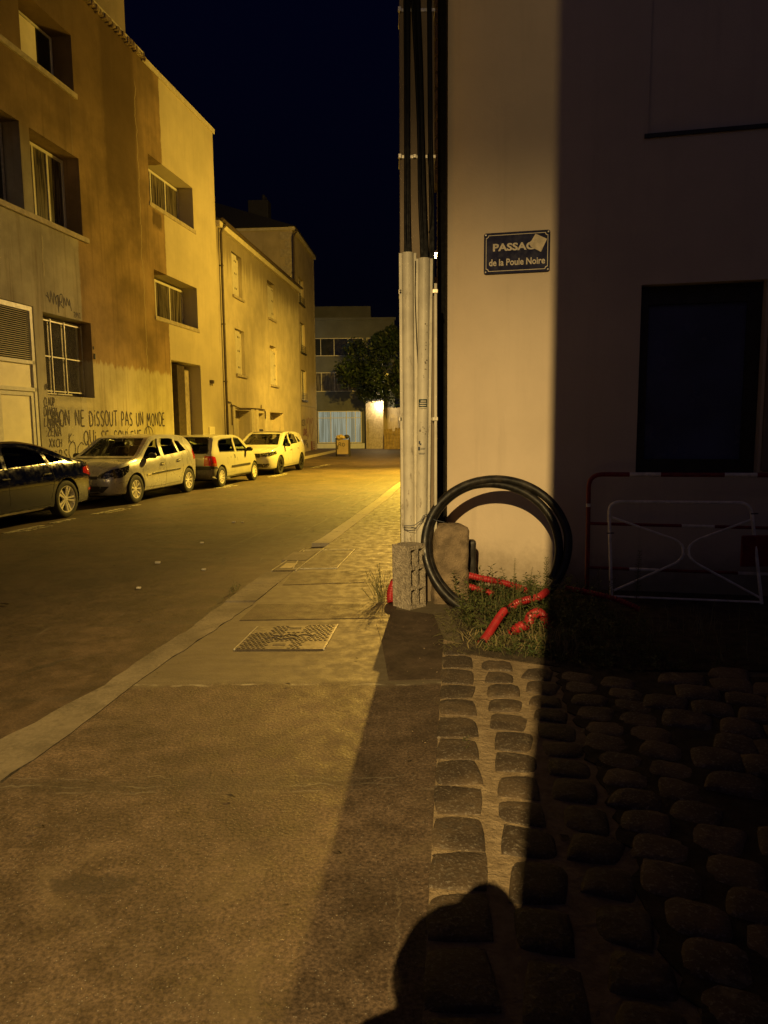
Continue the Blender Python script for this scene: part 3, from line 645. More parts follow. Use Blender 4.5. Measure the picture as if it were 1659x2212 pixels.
# garage front with louvres
fr = MB()
for (a, b, c, d) in ((-16.45, -10.93, 4.10, 4.20), (-16.45, -10.93, 2.95, 3.03), (-16.45, -10.93, 2.36, 2.44), (-11.02, -10.93, .1, 4.10), (-12.35, -12.22, .1, 2.95), (-14.2, -14.05, .1, 2.95)): fr.box(a, .0, c, b, .06, d)
for (a, b) in ((-12.20, -11.04), (-14.03, -12.37)):
    for (c, d, e, f_) in ((a, b, 2.26, 2.34), (a, a + .09, .12, 2.26), (b - .09, b, .12, 2.26)): fr.box(c, .015, e, d, .055, f_)
gd = fr.build('garage_door', M['white'], B1)
mb = MB(); mb.box(-16.4, .04, .12, -10.98, .06, 2.98); mb.build('door_panel', M['panel'], gd)
mb = MB()
for i in range(24):
    z = 3.06 + i * .0435; mb.add([(-16.4, .006, z), (-11.02, .006, z), (-11.02, .050, z + .026), (-16.4, .050, z + .026), (-16.4, .009, z - .003), (-11.02, .009, z - .003), (-11.02, .053, z + .023), (-16.4, .053, z + .023)], [(0, 1, 2, 3), (4, 7, 6, 5), (0, 4, 5, 1)])
mb.build('louvre', M['shutter'], gd)
mb = MB(); mb.box(-12.30, -.03, 1.9, -12.25, .0, 2.12); mb.build('hinge', M['dark'], gd)
mb = MB(); mb.box(-16.4, .062, 3.05, -11.02, .066, 4.1); mb.build('louvre_backing', M['void'], gd)
# small fittings
mb = MB(); mb.rbox(-1.10, -.12, 3.08, -.95, 0, 3.20, .01); mb.cyl((-1.02, -.06, 3.0), (-1.02, -.06, 3.1), .02); mb.build('wall_bracket', M['pipe'], B1)
mb = MB(); mb.rbox(-1.35, -.04, .85, -.85, 0, 1.55, .01); mb.build('meter_box', M['panel'], B1)
mb = MB(); mb.rbox(-8.55, -.03, 3.28, -8.5, 0, 3.42, .008); mb.rbox(-8.56, -.02, 3.52, -8.53, 0, 3.6, .005); mb.build('bolt', M['dark'], B1)
# spray paint
mb = MB(); random.seed(21)
handwriting(mb, 'ON NE DiSSOUT PAS UN MONDE'.upper().replace('DISSOUT', 'DISSOUT'), -10.16, 1.60, .38, .042, -.006, width=5.45, jit=.04)
handwriting(mb, 'QUI SE SOULEVE', -9.20, 1.14, .33, .038, -.006, width=3.0, jit=.05)
cx_, cz_ = -5.82, 1.32
ribbon(mb, [(cx_ + .27 * math.cos(a), cz_ + .25 * math.sin(a)) for a in [k * .45 for k in range(15)]], .03, -.006)
for s_ in STROKES['A'][1]: ribbon(mb, [(cx_ - .24 + px * .62, cz_ - .24 + pz * .56) for px, pz in s_], .03, -.006)
mb.build('slogan_graffiti', M['ink'], B1)
mb = MB()
zig = [(-10.40, 4.55), (-10.30, 4.50), (-10.34, 4.62), (-10.25, 4.40), (-10.2, 4.68), (-10.12, 4.38), (-10.08, 4.66), (-10.0, 4.40), (-10.02, 4.55), (-9.92, 4.62), (-9.9, 4.36), (-9.85, 4.64), (-9.76, 4.66), (-9.80, 4.48), (-9.90, 4.5), (-9.74, 4.36), (-9.7, 4.62), (-9.62, 4.42), (-9.58, 4.62), (-9.50, 4.44), (-9.48, 4.6), (-9.42, 4.34)]
ribbon(mb, zig, .026, -.006); ribbon(mb, [(-9.95, 4.62), (-9.93, 4.22)], .024, -.006)
handwriting(mb, '2M1', -9.33, 4.22, .13, .018, -.006, width=.30)
for (tx_, x, z, h, wd_) in (('OY', -10.66, 2.42, .12, .13), ('CLAUP', -10.72, 2.05, .20, .42), ('DAVEN', -10.74, 1.82, .19, .5), ('LNR', -10.76, 1.60, .18, .45), ('KSAEN', -10.62, 1.70, .26, .48), (':ZENA', -10.72, 1.36, .19, .62), ('XXCH', -10.62, 1.10, .19, .52), ('K:', -9.86, 1.20, .22, .26), ('ROBS', -10.7, .78, .26, .8), ('OC', -9.9, .78, .4, .7)):
    handwriting(mb, tx_, x, z, h, .022, -.006, width=wd_, jit=.12, slant=.12)
for k in range(4): ribbon(mb, [(-10.60 + k * .14 + random.uniform(-.1, .1), 1.5 + random.uniform(0, .3)) for _ in range(6)], .02, -.006)
mb.build('tag_graffiti', M['ink'], B1)

# ================= second building with shutters
B2 = empty('shuttered_house', (-6.0, 27.0, 0), R(84), 'yellow rendered house with narrow shuttered windows between two taller buildings', 'building')
ops = [(1.74, 3.05, 6.66, 8.30, .22), (6.98, 8.35, 6.56, 8.24, .22), (1.86, 3.12, 3.62, 5.40, .22), (7.13, 8.36, 3.50, 5.31, .22), (1.46, 3.62, -.05, 2.20, .55), (4.80, 5.85, -.05, 2.13, .45), (6.85, 9.5, .0, 2.20, .60)]
mb = MB(); wall_mesh(mb, .012, 13.45, -.2, 8.75, ops, 8.0); mb.build('wall', M['house2'], B2)
mb = MB(); mb.rbox(.02, -.16, 8.752, 13.4, .3, 8.98, .02); ev = mb.build('eaves', M['soffit'], B2)
mb = MB(); mb.add([(.02, -.22, 8.985), (13.42, -.22, 8.985), (13.42, 4, 11.2), (.02, 4, 11.2), (.02, 8, 8.985), (13.42, 8, 8.985)], [(0, 1, 2, 3), (3, 2, 5, 4), (0, 3, 4), (1, 5, 2), (0, 4, 5, 1)]); mb.build('roof', M['slate'], B2)
mb = MB(); mb.tube([(.02, -.24, 8.99), (13.4, -.24, 8.99)], .06, 8); mb.build('gutter', M['pipe'], B2)
for (x, z0, z1, far_) in ((1.74, 6.66, 8.30, 0), (6.98, 6.56, 8.24, 1), (1.86, 3.62, 5.40, 0), (7.13, 3.50, 5.31, 1)):
    mb = MB()
    w_ = 1.30
    if far_: mb.box(x + .03, .12, z0 + .03, x + .10, .16, z1 - .05); mb.box(x + .22, .06, z0 + .03, x + w_ - .05, .10, z1 - .22)
    else: mb.box(x + .02, -.0, z0 + .03, x + .62, .04, z1 - .08); mb.box(x + .66, .14, z0 + .03, x + w_ - .02, .17, z1 - .1)
    sh = mb.build('shutter', M['shutter'], B2)
    mb = MB()
    for zz in (z0 + .25, (z0 + z1) / 2, z1 - .35):
        for q in ((.30, .48) if not far_ else (.9, 1.1)): mb.box(x + q, -.012 if not far_ else .05, zz, x + q + .05, .0 if not far_ else .06, zz + .07)
    mb.build('shutter_hinge', M['dark'], sh)
    mb = MB(); mb.rbox(x - .06, -.09, z0 - .10, x + w_ + .08, .2, z0 - .005, .01); mb.build('window_sill', M['sill'], B2)
# doorways
mb = MB(); mb.box(1.5, .28, 0, 2.3, .32, 2.12); d1 = mb.build('door', M['dark'], B2)
mb = MB(); random.seed(4)
for k in range(14): ribbon(mb, [(1.6 + random.uniform(-.05, .5), .3 + random.random() * 1.3) for _ in range(4)], .06, .270)
g1 = mb.build('door_graffiti', M['inkgreen'], d1)
mb = MB(); mb.box(2.32, .50, 0, 3.6, .54, 2.15); mb.build('recess_panel', M['soffit'], B2)
mb = MB(); mb.box(4.85, .38, 0, 5.82, .42, 2.10); d2 = mb.build('door', M['soffit'], B2)
mb = MB(); mb.rbox(4.98, .0, .55, 5.60, .37, 1.42, .02); pm = mb.build('ticket_terminal', M['dark'], B2)
mb = MB(); mb.box(5.08, -.012, 1.10, 5.5, -.002, 1.20); mb.build('screen', M['screen'], pm)
mb = MB(); mb.box(6.9, .48, .0, 7.75, .52, 2.1); mb.box(7.8, .54, .0, 9.4, .57, 2.1); d3 = mb.build('garage_door', M['soffit'], B2)
mb = MB(); mb.rbox(1.2, -.05, -.1, 1.45, 0, 2.35, .01); mb.rbox(3.66, -.05, -.1, 4.1, 0, 2.3, .01); mb.rbox(4.45, -.05, -.1, 4.78, 0, 2.3, .01); mb.rbox(5.9, -.05, -.1, 6.2, 0, 2.25, .01); mb.build('door_surround', M['soffit'], B2)
mb = MB(); mb.tube([(.43, -.05, 2.42), (.5, -.06, 2.49), (.9, -.05, 2.47), (.97, -.05, 2.37), (.99, -.05, 1.6)], .022, 6)
mb.tube([(.97, -.05, 2.37), (1.3, -.06, 2.36), (2.0, -.06, 2.27), (2.8, -.07, 2.29), (4.2, -.06, 2.31), (5.0, -.06, 2.30), (5.7, -.05, 2.29), (5.88, -.05, 2.2), (5.88, -.05, 1.9)], .022, 6)
mb.tube([(5.2, -.05, 2.3), (5.2, -.05, 2.5)], .02, 6)
mb.build('wall_cable', M['pipe'], B2)

def downpipe(loc, rz, x, z0, z1, label, elbow=True, r=.05, mat='pipe'):
    t = empty('downpipe', loc, rz, label, 'downpipe')
    mb = MB(); mb.tube([(x, -.10, z0), (x, -.10, z1)], r, 10)
    if elbow: mb.tube([(x, -.10, z1 - .02), (x + .03, -.14, z1 + .12), (x + .16, -.24, z1 + .30), (x + .2, -.24, z1 + .42)], r, 10)
    mb.build('pipe', M[mat], t, smooth=40)
    mb = MB(); z = z0 + 1.2
    while z < z1: mb.cyl((x, -.10, z), (x, -.10, z + .05), r + .012, n=10); mb.box(x - .015, -.08, z + .005, x + .015, .0, z + .045); z += 2.1
    mb.build('bracket', M['pipe'], t)
    return t
downpipe((-6.0, 27.0, 0), R(84), .26, -.1, 8.6, 'dark brown downpipe at the seam of the stained building and the yellow house')

# ================= third building, taller, with the quoins
B3A = (-4.85, 40.43, 0)
B3 = empty('corner_house', B3A, R(86), 'tall ochre corner house with quoins and red graffiti at the end of the row', 'building')
ops = [(1.55, 3.12, 8.55, 10.0, .20), (1.72, 3.22, 5.80, 7.5, .20), (1.80, 3.4, 3.06, 4.80, .20)]
mb = MB(); wall_mesh(mb, 0, 7.0, -.2, 12.1, ops, 9.0); mb.build('wall', M['house3'], B3)
for (a, b, c, d, e) in ops:
    f_ = framed(B3, a + .02, b - .02, c + .02, d - .02, .12, ((a + b) / 2,), (), .05, 'curtain')
    mb = MB(); mb.rbox(a - .05, -.10, c - .08, b + .05, .1, c, .01)
    for k in range(4): mb.box(a + .04, -.055, c + .08 + k * .10, b - .04, -.04, c + .095 + k * .10)
    for q in range(5): mb.box(a + .05 + q * (b - a - .1) / 4 - .008, -.062, c, a + .05 + q * (b - a - .1) / 4 + .008, -.046, c + .42)
    mb.build('window_guard', M['dark'], B3)
mb = MB(); mb.rbox(-.05, -.14, 12.102, 7.1, .2, 12.28, .02); mb.box(-.05, .2, 12.102, .1, 9, 12.25); mb.build('eaves', M['soffit'], B3)
mb = MB(); mb.add([(-.1, -.2, 12.285), (7.12, -.2, 12.285), (5.5, 4.5, 14.0), (1.2, 4.5, 14.0), (-.1, 9, 12.285), (7.12, 9, 12.285)], [(0, 1, 2, 3), (3, 2, 5, 4), (0, 3, 4), (1, 5, 2), (0, 4, 5, 1)]); rf = mb.build('roof', M['slate'], B3)
mb = MB(); mb.rbox(3.2, 2.0, 12.8, 4.0, 3.2, 14.7, .03); mb.cyl((3.4, 2.3, 14.7), (3.4, 2.3, 15.0), .12, .1); mb.cyl((3.8, 2.3, 14.7), (3.8, 2.3, 15.0), .12, .1); mb.build('chimney', M['slate'], rf)
mb = MB(); random.seed(9)
z = -.1
while z < 12.0:                                          # quoins on the street face and on the gable
    l_ = .42 if int(z / .45) % 2 else .26
    mb.rbox(-.012, -.014, z, l_, .05, z + .41, .006); mb.rbox(-.014, .05, z, .05, l_ * 1.6, z + .41, .006)
    l2 = .42 if not int(z / .45) % 2 else .26
    mb.rbox(7.0 - l2, -.014, z, 7.014, .05, z + .41, .006); z += .45
mb.build('quoins', M['sill'], B3)
mb = MB(); mb.box(.46, -.02, 2.72, 6.5, 0, 2.78); mb.build('string_course', M['sill'], B3)
mb = MB(); random.seed(12)
handwriting(mb, 'KEDU', 1.5, 1.55, .34, .05, -.02, width=1.3, jit=.1); handwriting(mb, 'VONS', 1.6, .45, .3, .05, -.02, width=1.6, jit=.15); handwriting(mb, 'IN', 3.0, .2, .3, .05, -.02, width=.7, jit=.1)
mb.build('tag_graffiti', M['ink'], B3)
mb = MB()
ribbon(mb, [(3.4, .9), (3.0, 1.5), (3.2, 2.0), (3.5, 1.7), (3.8, 2.05), (4.2, 1.8), (4.0, 1.2), (3.4, .75)], .06, -.02)
ribbon(mb, [(4.6, .9), (4.3, 1.5), (4.5, 2.0), (4.8, 1.7), (5.2, 2.05), (5.5, 1.7), (5.2, 1.2), (4.7, .75)], .06, -.02)
handwriting(mb, 'LOVE', 1.9, 1.0, .36, .07, -.02, width=1.3, jit=.1)
for k in range(5): handwriting(mb, 'EH', 4.6, .0 + k * .12, .1, .04, -.02, width=1.5, jit=.1)
mb.build('heart_graffiti', M['inkred'], B3)
downpipe(B3A, R(86), -.18, 2.3, 11.7, 'long dark downpipe in the corner beside the tall ochre house', True)

# ================= far building closing the street
FX, FY = -4.75, 52.0
B4 = empty('office_building', (FX, FY, 0), R(0), 'grey flat roofed building closing the street with lit ground floor windows', 'building')
k_ = 1.1
ops = [(-.6, 3.40, 6.45, 7.75, .15), (-.6, 3.40, 3.95, 5.35, .15), (.02, 3.22, .28, 2.62, .12), (3.6, 5.2, 6.45, 7.75, .15), (3.6, 5.2, 3.95, 5.35, .15)]
mb = MB(); wall_mesh(mb, -6, 5.6, -.2, 9.0, ops, 8); mb.build('wall', M['far'], B4)
mb = MB(); mb.box(-6, -.10, 8.95, 5.7, .3, 9.12); mb.box(-5.8, 1.5, 9.12, 3.9, 7.5, 10.15); mb.build('roof', M['far'], B4)
framed(B4, -.58, 3.38, 6.47, 7.73, .06, (.35, 1.3, 2.3), (), .05, 'glass', frame='galv'); framed(B4, -.58, 3.38, 3.97, 5.33, .06, (.35, 1.3, 2.3), (), .05, 'curtain', frame='galv')
framed(B4, 3.62, 5.18, 6.47, 7.73, .06, (4.4,), (), .05, 'glass', frame='galv'); framed(B4, 3.62, 5.18, 3.97, 5.33, .06, (4.4,), (), .05, 'glass', frame='galv')
framed(B4, .04, 3.20, .3, 2.6, .04, (.98, 2.1, 2.75), (2.1,), .06, 'litwin', label='lit ground floor window with pale curtains')
mb = MB(); mb.rbox(-5, -.06, -.15, 3.4, -.002, .27, .01); mb.build('plinth', M['farbase'], B4)

# low wall, fence and hut with a lamp at the far right end of the street
HW = empty('garden_hut', (-1.22, 51.0, 0), 0, 'low rendered hut wall glowing under a wall lamp beside the grey building', 'hut')
MB().box(0, 0, -.15, 1.22, 2.5, 3.25).build('wall', M['sill'], HW); MB().box(1.22, .9, -.15, 3.4, 2.6, 2.8).build('wall', M['house3'], HW)
MB().rbox(-.05, -.05, 3.25, 1.3, 2.6, 3.35, .01).build('roof', M['slate'], HW)
MB().box(.2, -.04, -.1, .62, 0, 2.0).build('door', M['sill'], HW)
wf = empty('board_fence', (.05, 50.0, 0), R(4), 'rough upright board fence lit yellow beside the hut', 'fence')
random.seed(5)
for i in range(20):
    h_ = 1.25 + random.uniform(-.12, .12); MB().rbox(i * .19, random.uniform(-.01, .01), -.15, i * .19 + .175, .03, h_, .004).build('board', M['wood'], wf)
gl = empty('wall_lamp', LAMP_C, 0, 'glowing wall lamp under a small bracket on the far hut', 'lamp')
mb = MB(); mb.lathe([(0, .03), (.05, .03), (.08, -.03), (.06, -.09), (0, -.11)], 12, Matrix.Translation((0, 0, .10))); mb.build('bulb', M['bulbC'], gl)
mb = MB(); mb.tube([(0, .30, .18), (0, 0, .2), (0, 0, .12)], .015, 6); mb.build('bracket', M['galv'], gl)

# ================= street lamps
sl = empty('street_lamp', (LAMP_A.x, LAMP_A.y, 0), 0, 'sodium street lamp glowing on a bracket beyond the concrete pole', 'street lamp')
mb = MB(); mb.lathe([(0, .05), (.05, .04), (.09, 0), (.07, -.05), (0, -.07)], 14, Matrix.Translation((0, 0, LAMP_A.z + .16))); mb.build('bulb', M['bulbA'], sl)
mb = MB(); mb.rbox(-.14, -.16, LAMP_A.z + .22, .45, .16, LAMP_A.z + .32, .03); mb.build('lamp_head', M['galv'], sl)
mb = MB(); mb.tube([(.4, 0, LAMP_A.z + .27), (1.2, 0, LAMP_A.z + .25), (1.95, 0, LAMP_A.z - .1)], .03, 8); mb.build('bracket_arm', M['galv'], sl)
sb = empty('street_lamp', (LAMP_B.x, LAMP_B.y, 0), 0, 'street lamp on a post behind the photographer that lights the street sign wall', 'street lamp')
mb = MB(); mb.tube([(0, -1.1, -.1), (0, -1.1, 6.0), (0, -.9, 6.25), (0, -.3, 6.3)], .055, 10); mb.build('post', M['galv'], sb)
mb = MB(); mb.rbox(-.15, -.4, 6.25, .15, .28, 6.38, .03); mb.build('lamp_head', M['galv'], sb)
sd = empty('street_lamp', (LAMP_D.x, LAMP_D.y, 0), 0, 'cool white street lamp round the far corner', 'street lamp')
mb = MB(); mb.tube([(0, .6, -.1), (0, .6, 6.1), (0, 0, 6.3)], .05, 8); mb.build('post', M['galv'], sd)
MB().rbox(-.12, -.25, 6.2, .12, .25, 6.3, .02).build('lamp_head', M['galv'], sd)

# ================= cream building on the right
TH = R(-12)
RB = empty('cream_building', (.61, 6.88, 0), TH, 'cream rendered corner building carrying the street sign, half in shadow', 'building')
ops = [(1.72, 2.74, 1.09, 2.76, .26), (1.73, 2.72, 4.02, 5.95, .03), (4.6, 5.6, 1.09, 2.76, .26)]
mb = MB(); wall_mesh(mb, 0, 9.0, -.3, 9.0, ops, 2.2, 0.9); mb.build('wall', M['cream'], RB)
mb = MB(); mb.box(2.745, -.02, 4.0, 2.80, -.002, 5.98); mb.box(1.70, -.018, 3.985, 2.745, -.003, 4.018); mb.build('blind_window_frame', M['dark'], RB)
# window: dark frame, glass, faint chairs behind it
wd = MB()
for (a, b, c, d) in ((1.725, 2.735, 2.60, 2.755), (1.725, 2.735, 1.095, 1.22), (1.725, 1.80, 1.22, 2.60), (2.62, 2.735, 1.22, 2.60)): wd.box(a, .10, c, b, .16, d)
fo = wd.build('window', M['dark'], RB)
MB().box(1.78, .13, 1.2, 2.65, .14, 2.62).build('pane', M['rearglass'], fo)
mb = MB(); mb.rbox(2.76, -.05, 1.12, 2.86, 0, 2.74, .012); mb.build('shutter_box', M['conc'], RB)
MB().box(4.62, .1, 1.1, 5.58, .14, 2.74).build('pane', M['glass'], RB)

# street sign
sg = empty('street_sign', (.61, 6.88, 0), TH, 'dark blue enamel street name plate with a torn sticker over its last letter', 'street sign')
def rrect(x0, z0, x1, z1, r, n=5, notch=False):
    P = []
    for (cx_, cz_, a0) in ((x1 - r, z1 - r, 0), (x0 + r, z1 - r, 90), (x0 + r, z0 + r, 180), (x1 - r, z0 + r, 270)):
        for k in range(n + 1):
            a = R(a0 + 90 * k / n)
            if notch: a2 = R(a0 + 90 - 90 * k / n + 180); ccx = cx_ + (r if a0 in (0, 270) else -r); ccz = cz_ + (r if a0 in (0, 90) else -r); P.append((ccx + r * math.cos(a2), ccz + r * math.sin(a2)))
            else: P.append((cx_ + r * math.cos(a), cz_ + r * math.sin(a)))
    return P
SX0, SX1, SZ0, SZ1 = .335, .925, 2.915, 3.275
YZ = Matrix(((1, 0, 0, 0), (0, 0, 1, 0), (0, 1, 0, 0), (0, 0, 0, 1)))       # (x, y, z) -> (x, z, y): lays an xy polygon upright
def plate(P, y0, y1): mb = MB(); mb.prism(P, y0, y1, YZ); return mb
plate(rrect(SX0, SZ0, SX1, SZ1, .022), -.022, -.004).build('plate', M['signblue'], sg)
def ringband(Po, Pi, y):
    n = len(Po); mb = MB(); mb.add([(p[0], y, p[1]) for p in Po] + [(p[0], y, p[1]) for p in Pi], [(i, (i + 1) % n, n + (i + 1) % n, n + i) for i in range(n)]); return mb
ringband(rrect(SX0 + .018, SZ0 + .020, SX1 - .018, SZ1 - .020, .022, notch=True), rrect(SX0 + .0235, SZ0 + .0255, SX1 - .0235, SZ1 - .0255, .022, notch=True), -.0232).build('border_line', M['signwhite'], sg)
mb = MB()
for (x, z) in ((SX0 + .017, SZ0 + .017), (SX1 - .017, SZ0 + .017), (SX0 + .017, SZ1 - .017), (SX1 - .017, SZ1 - .017)): mb.cyl((x, -.022, z), (x, -.028, z), .007, n=10)
mb.build('screw', M['galv'], sg)
FW_ = Matrix(((1, 0, 0, 0), (0, 0, -1, 0), (0, 1, 0, 0), (0, 0, 0, 1)))
cxm = (SX0 + SX1) / 2
text_mesh('PASSAGE', .088, .003, 'lettering', M['signwhite'], sg, Matrix.Translation((cxm, -.0235, 3.115)) @ FW_, width=.43)
text_mesh('de la Poule Noire', .082, .0018, 'lettering', M['signwhite'], sg, Matrix.Translation((cxm + .002, -.0235, 2.985)) @ FW_, width=.50)
st = [(.755, 3.135), (.845, 3.085), (.897, 3.195), (.795, 3.245), (.762, 3.19), (.735, 3.165)]
tag(plate(st, -.0265, -.0252).build('sticker', M['paper'], sg), 'torn paper sticker stuck askew over the end of the first word')

# black drain pipe on the corner
dp = empty('drainpipe', (.61, 6.88, 0), TH, 'thick matt black drainpipe on the corner of the cream building', 'drainpipe')
mb = MB(); mb.box(-.078, -.105, .32, -.004, .0, 9.0); mb.build('pipe', M['blackpl'], dp)
mb = MB(); mb.rbox(-.082, -.11, .28, -.002, .002, .34, .008); mb.build('pipe_end', M['blackpl'], dp)

# neighbouring rubble wall glimpsed between the pole and the drain pipe
rw = MB(); random.seed(31); z = -.1
while z < 9.5:
    x = .665 if z < 3.3 or z > 4.4 else .715  # lower rows stretched left to stop lamp light leaking past the pole
    while x < 1.3:
        l_ = random.uniform(.12, .28); rw.rbox(x, 9.3 + random.uniform(0, .02), z, x + l_ - .012, 9.7, z + .17, .015); x += l_
    z += .185
rwo = tag(rw.build('rubble_wall', M['stone']), 'rough stone wall end glimpsed between the pole and the drainpipe', 'wall')

# building behind the photographer, its corner throws the long shadow
BB = empty('shadow_building', (-.626, -2.0, 0), R(-8), 'plain rendered building behind the photographer whose corner shades the right of the view', 'building')
MB().box(0, -6, -.2, 12, 0, 6.3).build('wall', M['back'], BB)
mb = MB(); mb.rbox(-.0, -6.1, 6.302, 12.1, .0, 6.5, .02); mb.build('roof', M['slate'], BB)

# ================= concrete pole with cables
PY = 6.15
cp = empty('utility_pole', (.30, PY, 0), 0, 'concrete utility pole with cable guards and black cables at the pavement edge', 'utility pole')
mb = MB(); mb.add([(-.155, .06, -.3), (.155, .06, -.3), (.155, .30, -.3), (-.155, .30, -.3), (-.125, .06, 9.5), (.115, .06, 9.5), (.115, .25, 9.5), (-.125, .25, 9.5)],
    [(0, 1, 2, 3), (4, 5, 6, 7), (0, 1, 5, 4), (1, 2, 6, 5), (2, 3, 7, 6), (3, 0, 4, 7)]); mb.build('shaft', M['conc'], cp)
for z in (1.60, 2.66, 3.74, 4.86):
    hw = lerp(.155, .12, z / 9.5) + .004
    mb = MB()
    for (a, b, c, d) in ((-hw, hw, .052, .057), (-hw, hw, .306, .311), (-hw - .004, -hw, .052, .311), (hw, hw + .004, .052, .311)): mb.box(a, c, z - .012, b, d, z + .012)
    mb.rbox(-hw - .012, .03, z - .018, -hw + .014, .058, z + .018, .003); mb.rbox(-.035, .035, z - .015, -.01, .056, z + .015, .003)
    mb.build('strap', M['strap'], cp)
def guard(xb, xt, y, z0, z1, r):
    mb = MB(); n = 12; L = []
    prof = [(r + .022, .03), (r + .004, .03)] + [(r * math.cos(a), .03 - r * 1.05 * math.sin(a)) for a in [math.pi * k / n for k in range(n + 1)]] + [(-r - .004, .03), (-r - .022, .03)]
    inn = [(px * .94, py + .006) for px, py in prof]
    for (z, x) in ((z0, xb), ((z0 + z1) / 2, (xb + xt) / 2), (z1, xt)):
        L += [(x + px, y + py, z) for px, py in prof] + [(x + px, y + py, z) for px, py in inn[::-1]]
    m_ = len(prof) * 2; fs = []
    for i in range(2):
        for k in range(m_): fs.append((i * m_ + k, i * m_ + (k + 1) % m_, (i + 1) * m_ + (k + 1) % m_, (i + 1) * m_ + k))
    mb.add(L, fs); mb.add(L[:m_], [tuple(range(m_))]); mb.add(L[-m_:], [tuple(range(m_))])
    for k in range(12):
        z = z0 + (z1 - z0) * (k + .5) / 12; x = lerp(xb, xt, (k + .5) / 12)
        for s_ in (-1, 1): mb.cyl((x + s_ * (r + .013), y + .025, z), (x + s_ * (r + .013), y + .034, z), .005, n=6)
    return mb.build('cable_guard', M['guard'], cp, smooth=35)
g1 = guard(-.080, -.085, .0, .50, 2.97, .050)
g2 = guard(.022, .052, -.02, .42, 2.92, .049)
mb = MB(); YG = -.02 + .03 - .049 * 1.05 - .0012
def onguard(mb, u0, v0, u1, v1, off=.004):               # patch wrapped on the round of the right guard
    n = 6; vs = []
    for k in range(n + 1):
        u_ = lerp(u0, u1, k / n)
        for v_ in (v0, v1):
            x = lerp(.022, .052, (v_ - .42) / 2.5) + u_; a = math.acos(max(-1, min(1, u_ / .049))); vs.append((x, -.02 + .03 - .049 * 1.05 * math.sin(a) - off, v_))
    mb.add(vs, [(2 * k, 2 * k + 2, 2 * k + 3, 2 * k + 1) for k in range(n)])
onguard(mb, -.036, 1.70, .034, 1.765); stk = mb.build('sticker', simple('green_sticker', (.010, .035, .035), .5, .2, 20, 0), cp); stk['label'] = 'small dark green sticker on the right cable guard'
mb = MB()
for z_, a_, b_ in ((1.749, -.022, .026), (1.731, -.030, .028), (1.713, -.030, .026)): onguard(mb, a_, z_ - .004, b_, z_ + .004, .0052)
mb.build('printed_lines', M['signwhite'], stk)
mb = MB()
onguard(mb, -.038, 1.335, -.022, 1.365); onguard(mb, -.018, 1.352, .022, 1.355); onguard(mb, -.018, 1.342, .018, 1.345); onguard(mb, -.036, 1.31, .02, 1.313); onguard(mb, -.03, 1.302, .014, 1.305)
onguard(mb, -.034, 1.39, -.022, 1.415); onguard(mb, -.026, 1.38, -.012, 1.395); onguard(mb, -.03, 1.685, .03, 1.688)
mb.build('printed_label', simple('printed_ink', (.05, .06, .09), .5, .1, 20, 0), cp)
mb = MB(); random.seed(3)
for k in range(26):
    u_, v_ = random.choice([(.0, 1.52), (.015, 1.50), (-.02, 1.53), (.01, 2.2), (.02, 2.05), (.015, 2.35), (.0, 1.95)]); u_ += random.uniform(-.012, .012); v_ += random.uniform(-.04, .04); onguard(mb, u_, v_, u_ + random.uniform(.003, .009), v_ + random.uniform(.003, .01))
mb.build('grime', M['pipe'], cp)
# cables
random.seed(17)
def cable(pts, r): 
    P = []
    for i in range(len(pts) - 1):
        for k in range(6): P.append(Vector(pts[i]).lerp(Vector(pts[i + 1]), k / 6))
    P.append(Vector(pts[-1])); P = [p + Vector((random.uniform(-.002, .002), random.uniform(-.002, .002), 0)) for p in P]
    for _ in range(3): P = [P[0]] + [(P[i - 1] + P[i] * 2 + P[i + 1]) / 4 for i in range(1, len(P) - 1)] + [P[-1]]
    mb = MB(); mb.tube(P, r * 1.22, 7); return mb.build('cable', M['cable'], cp, smooth=50)
for k in range(6):
    dx = (-.026, -.013, .0, .013, .026, .008)[k]; dy = random.uniform(-.012, .02)
    cable([(-.085 + dx * .8, .018, 2.7), (-.085 + dx * .8, .012, 2.98), (-.084 + dx * .62 - .004, .02 + dy, 3.25), (-.086 + dx * .5, .02 + dy, 4.3), (-.082 + dx * .8, .02 + dy, 5.3), (-.08 + dx, .02 + dy, 8.5)], .0085)
for k in range(7):
    dx = (-.028, -.015, -.004, .009, .021, .030, .0)[k]; dy = random.uniform(-.012, .02)
    cable([(.052 + dx * .8, .0, 2.7), (.052 + dx * .8, -.005, 2.93), (.036 + dx * .9, .01 + dy, 3.4), (.028 + dx * .7, .02 + dy, 3.9), (.008 + dx * .9, .02 + dy, 4.5), (-.022 + dx, .02 + dy, 5.1), (-.03 + dx, .02 + dy, 8.5)], .009)
for (x0_, x1_) in ((.104, .086), (.118, .100), (.128, .088)): cable([(x0_, .03, 2.7), (x0_, .02, 3.2), ((x0_ + x1_) / 2, .02, 4.0), (x1_, .02, 5.2), (x1_, .02, 8.5)], .0095)
cable([(.082, .0, 3.74), (.10, -.01, 3.55), (.118, -.01, 3.35), (.112, .0, 3.2), (.09, .0, 3.12)], .0035)
cable([(-.02, -.0, 2.9), (-.025, 0, 2.6), (-.015, 0, 2.3), (.0, .01, 2.0), (-.01, .01, 1.5), (-.01, .01, .9)], .0035)
# flat white casing on the pole's right flank
mb = MB(); mb.rbox(.134, -.0, .45, .158, .05, 2.72, .004); mb.build('cable_casing', M['guard'], cp)
mb = MB()
for z in (1.60, 2.655): mb.rbox(.118, -.008, z - .016, .165, .03, z + .016, .003)
mb.build('clamp', M['strap'], cp)

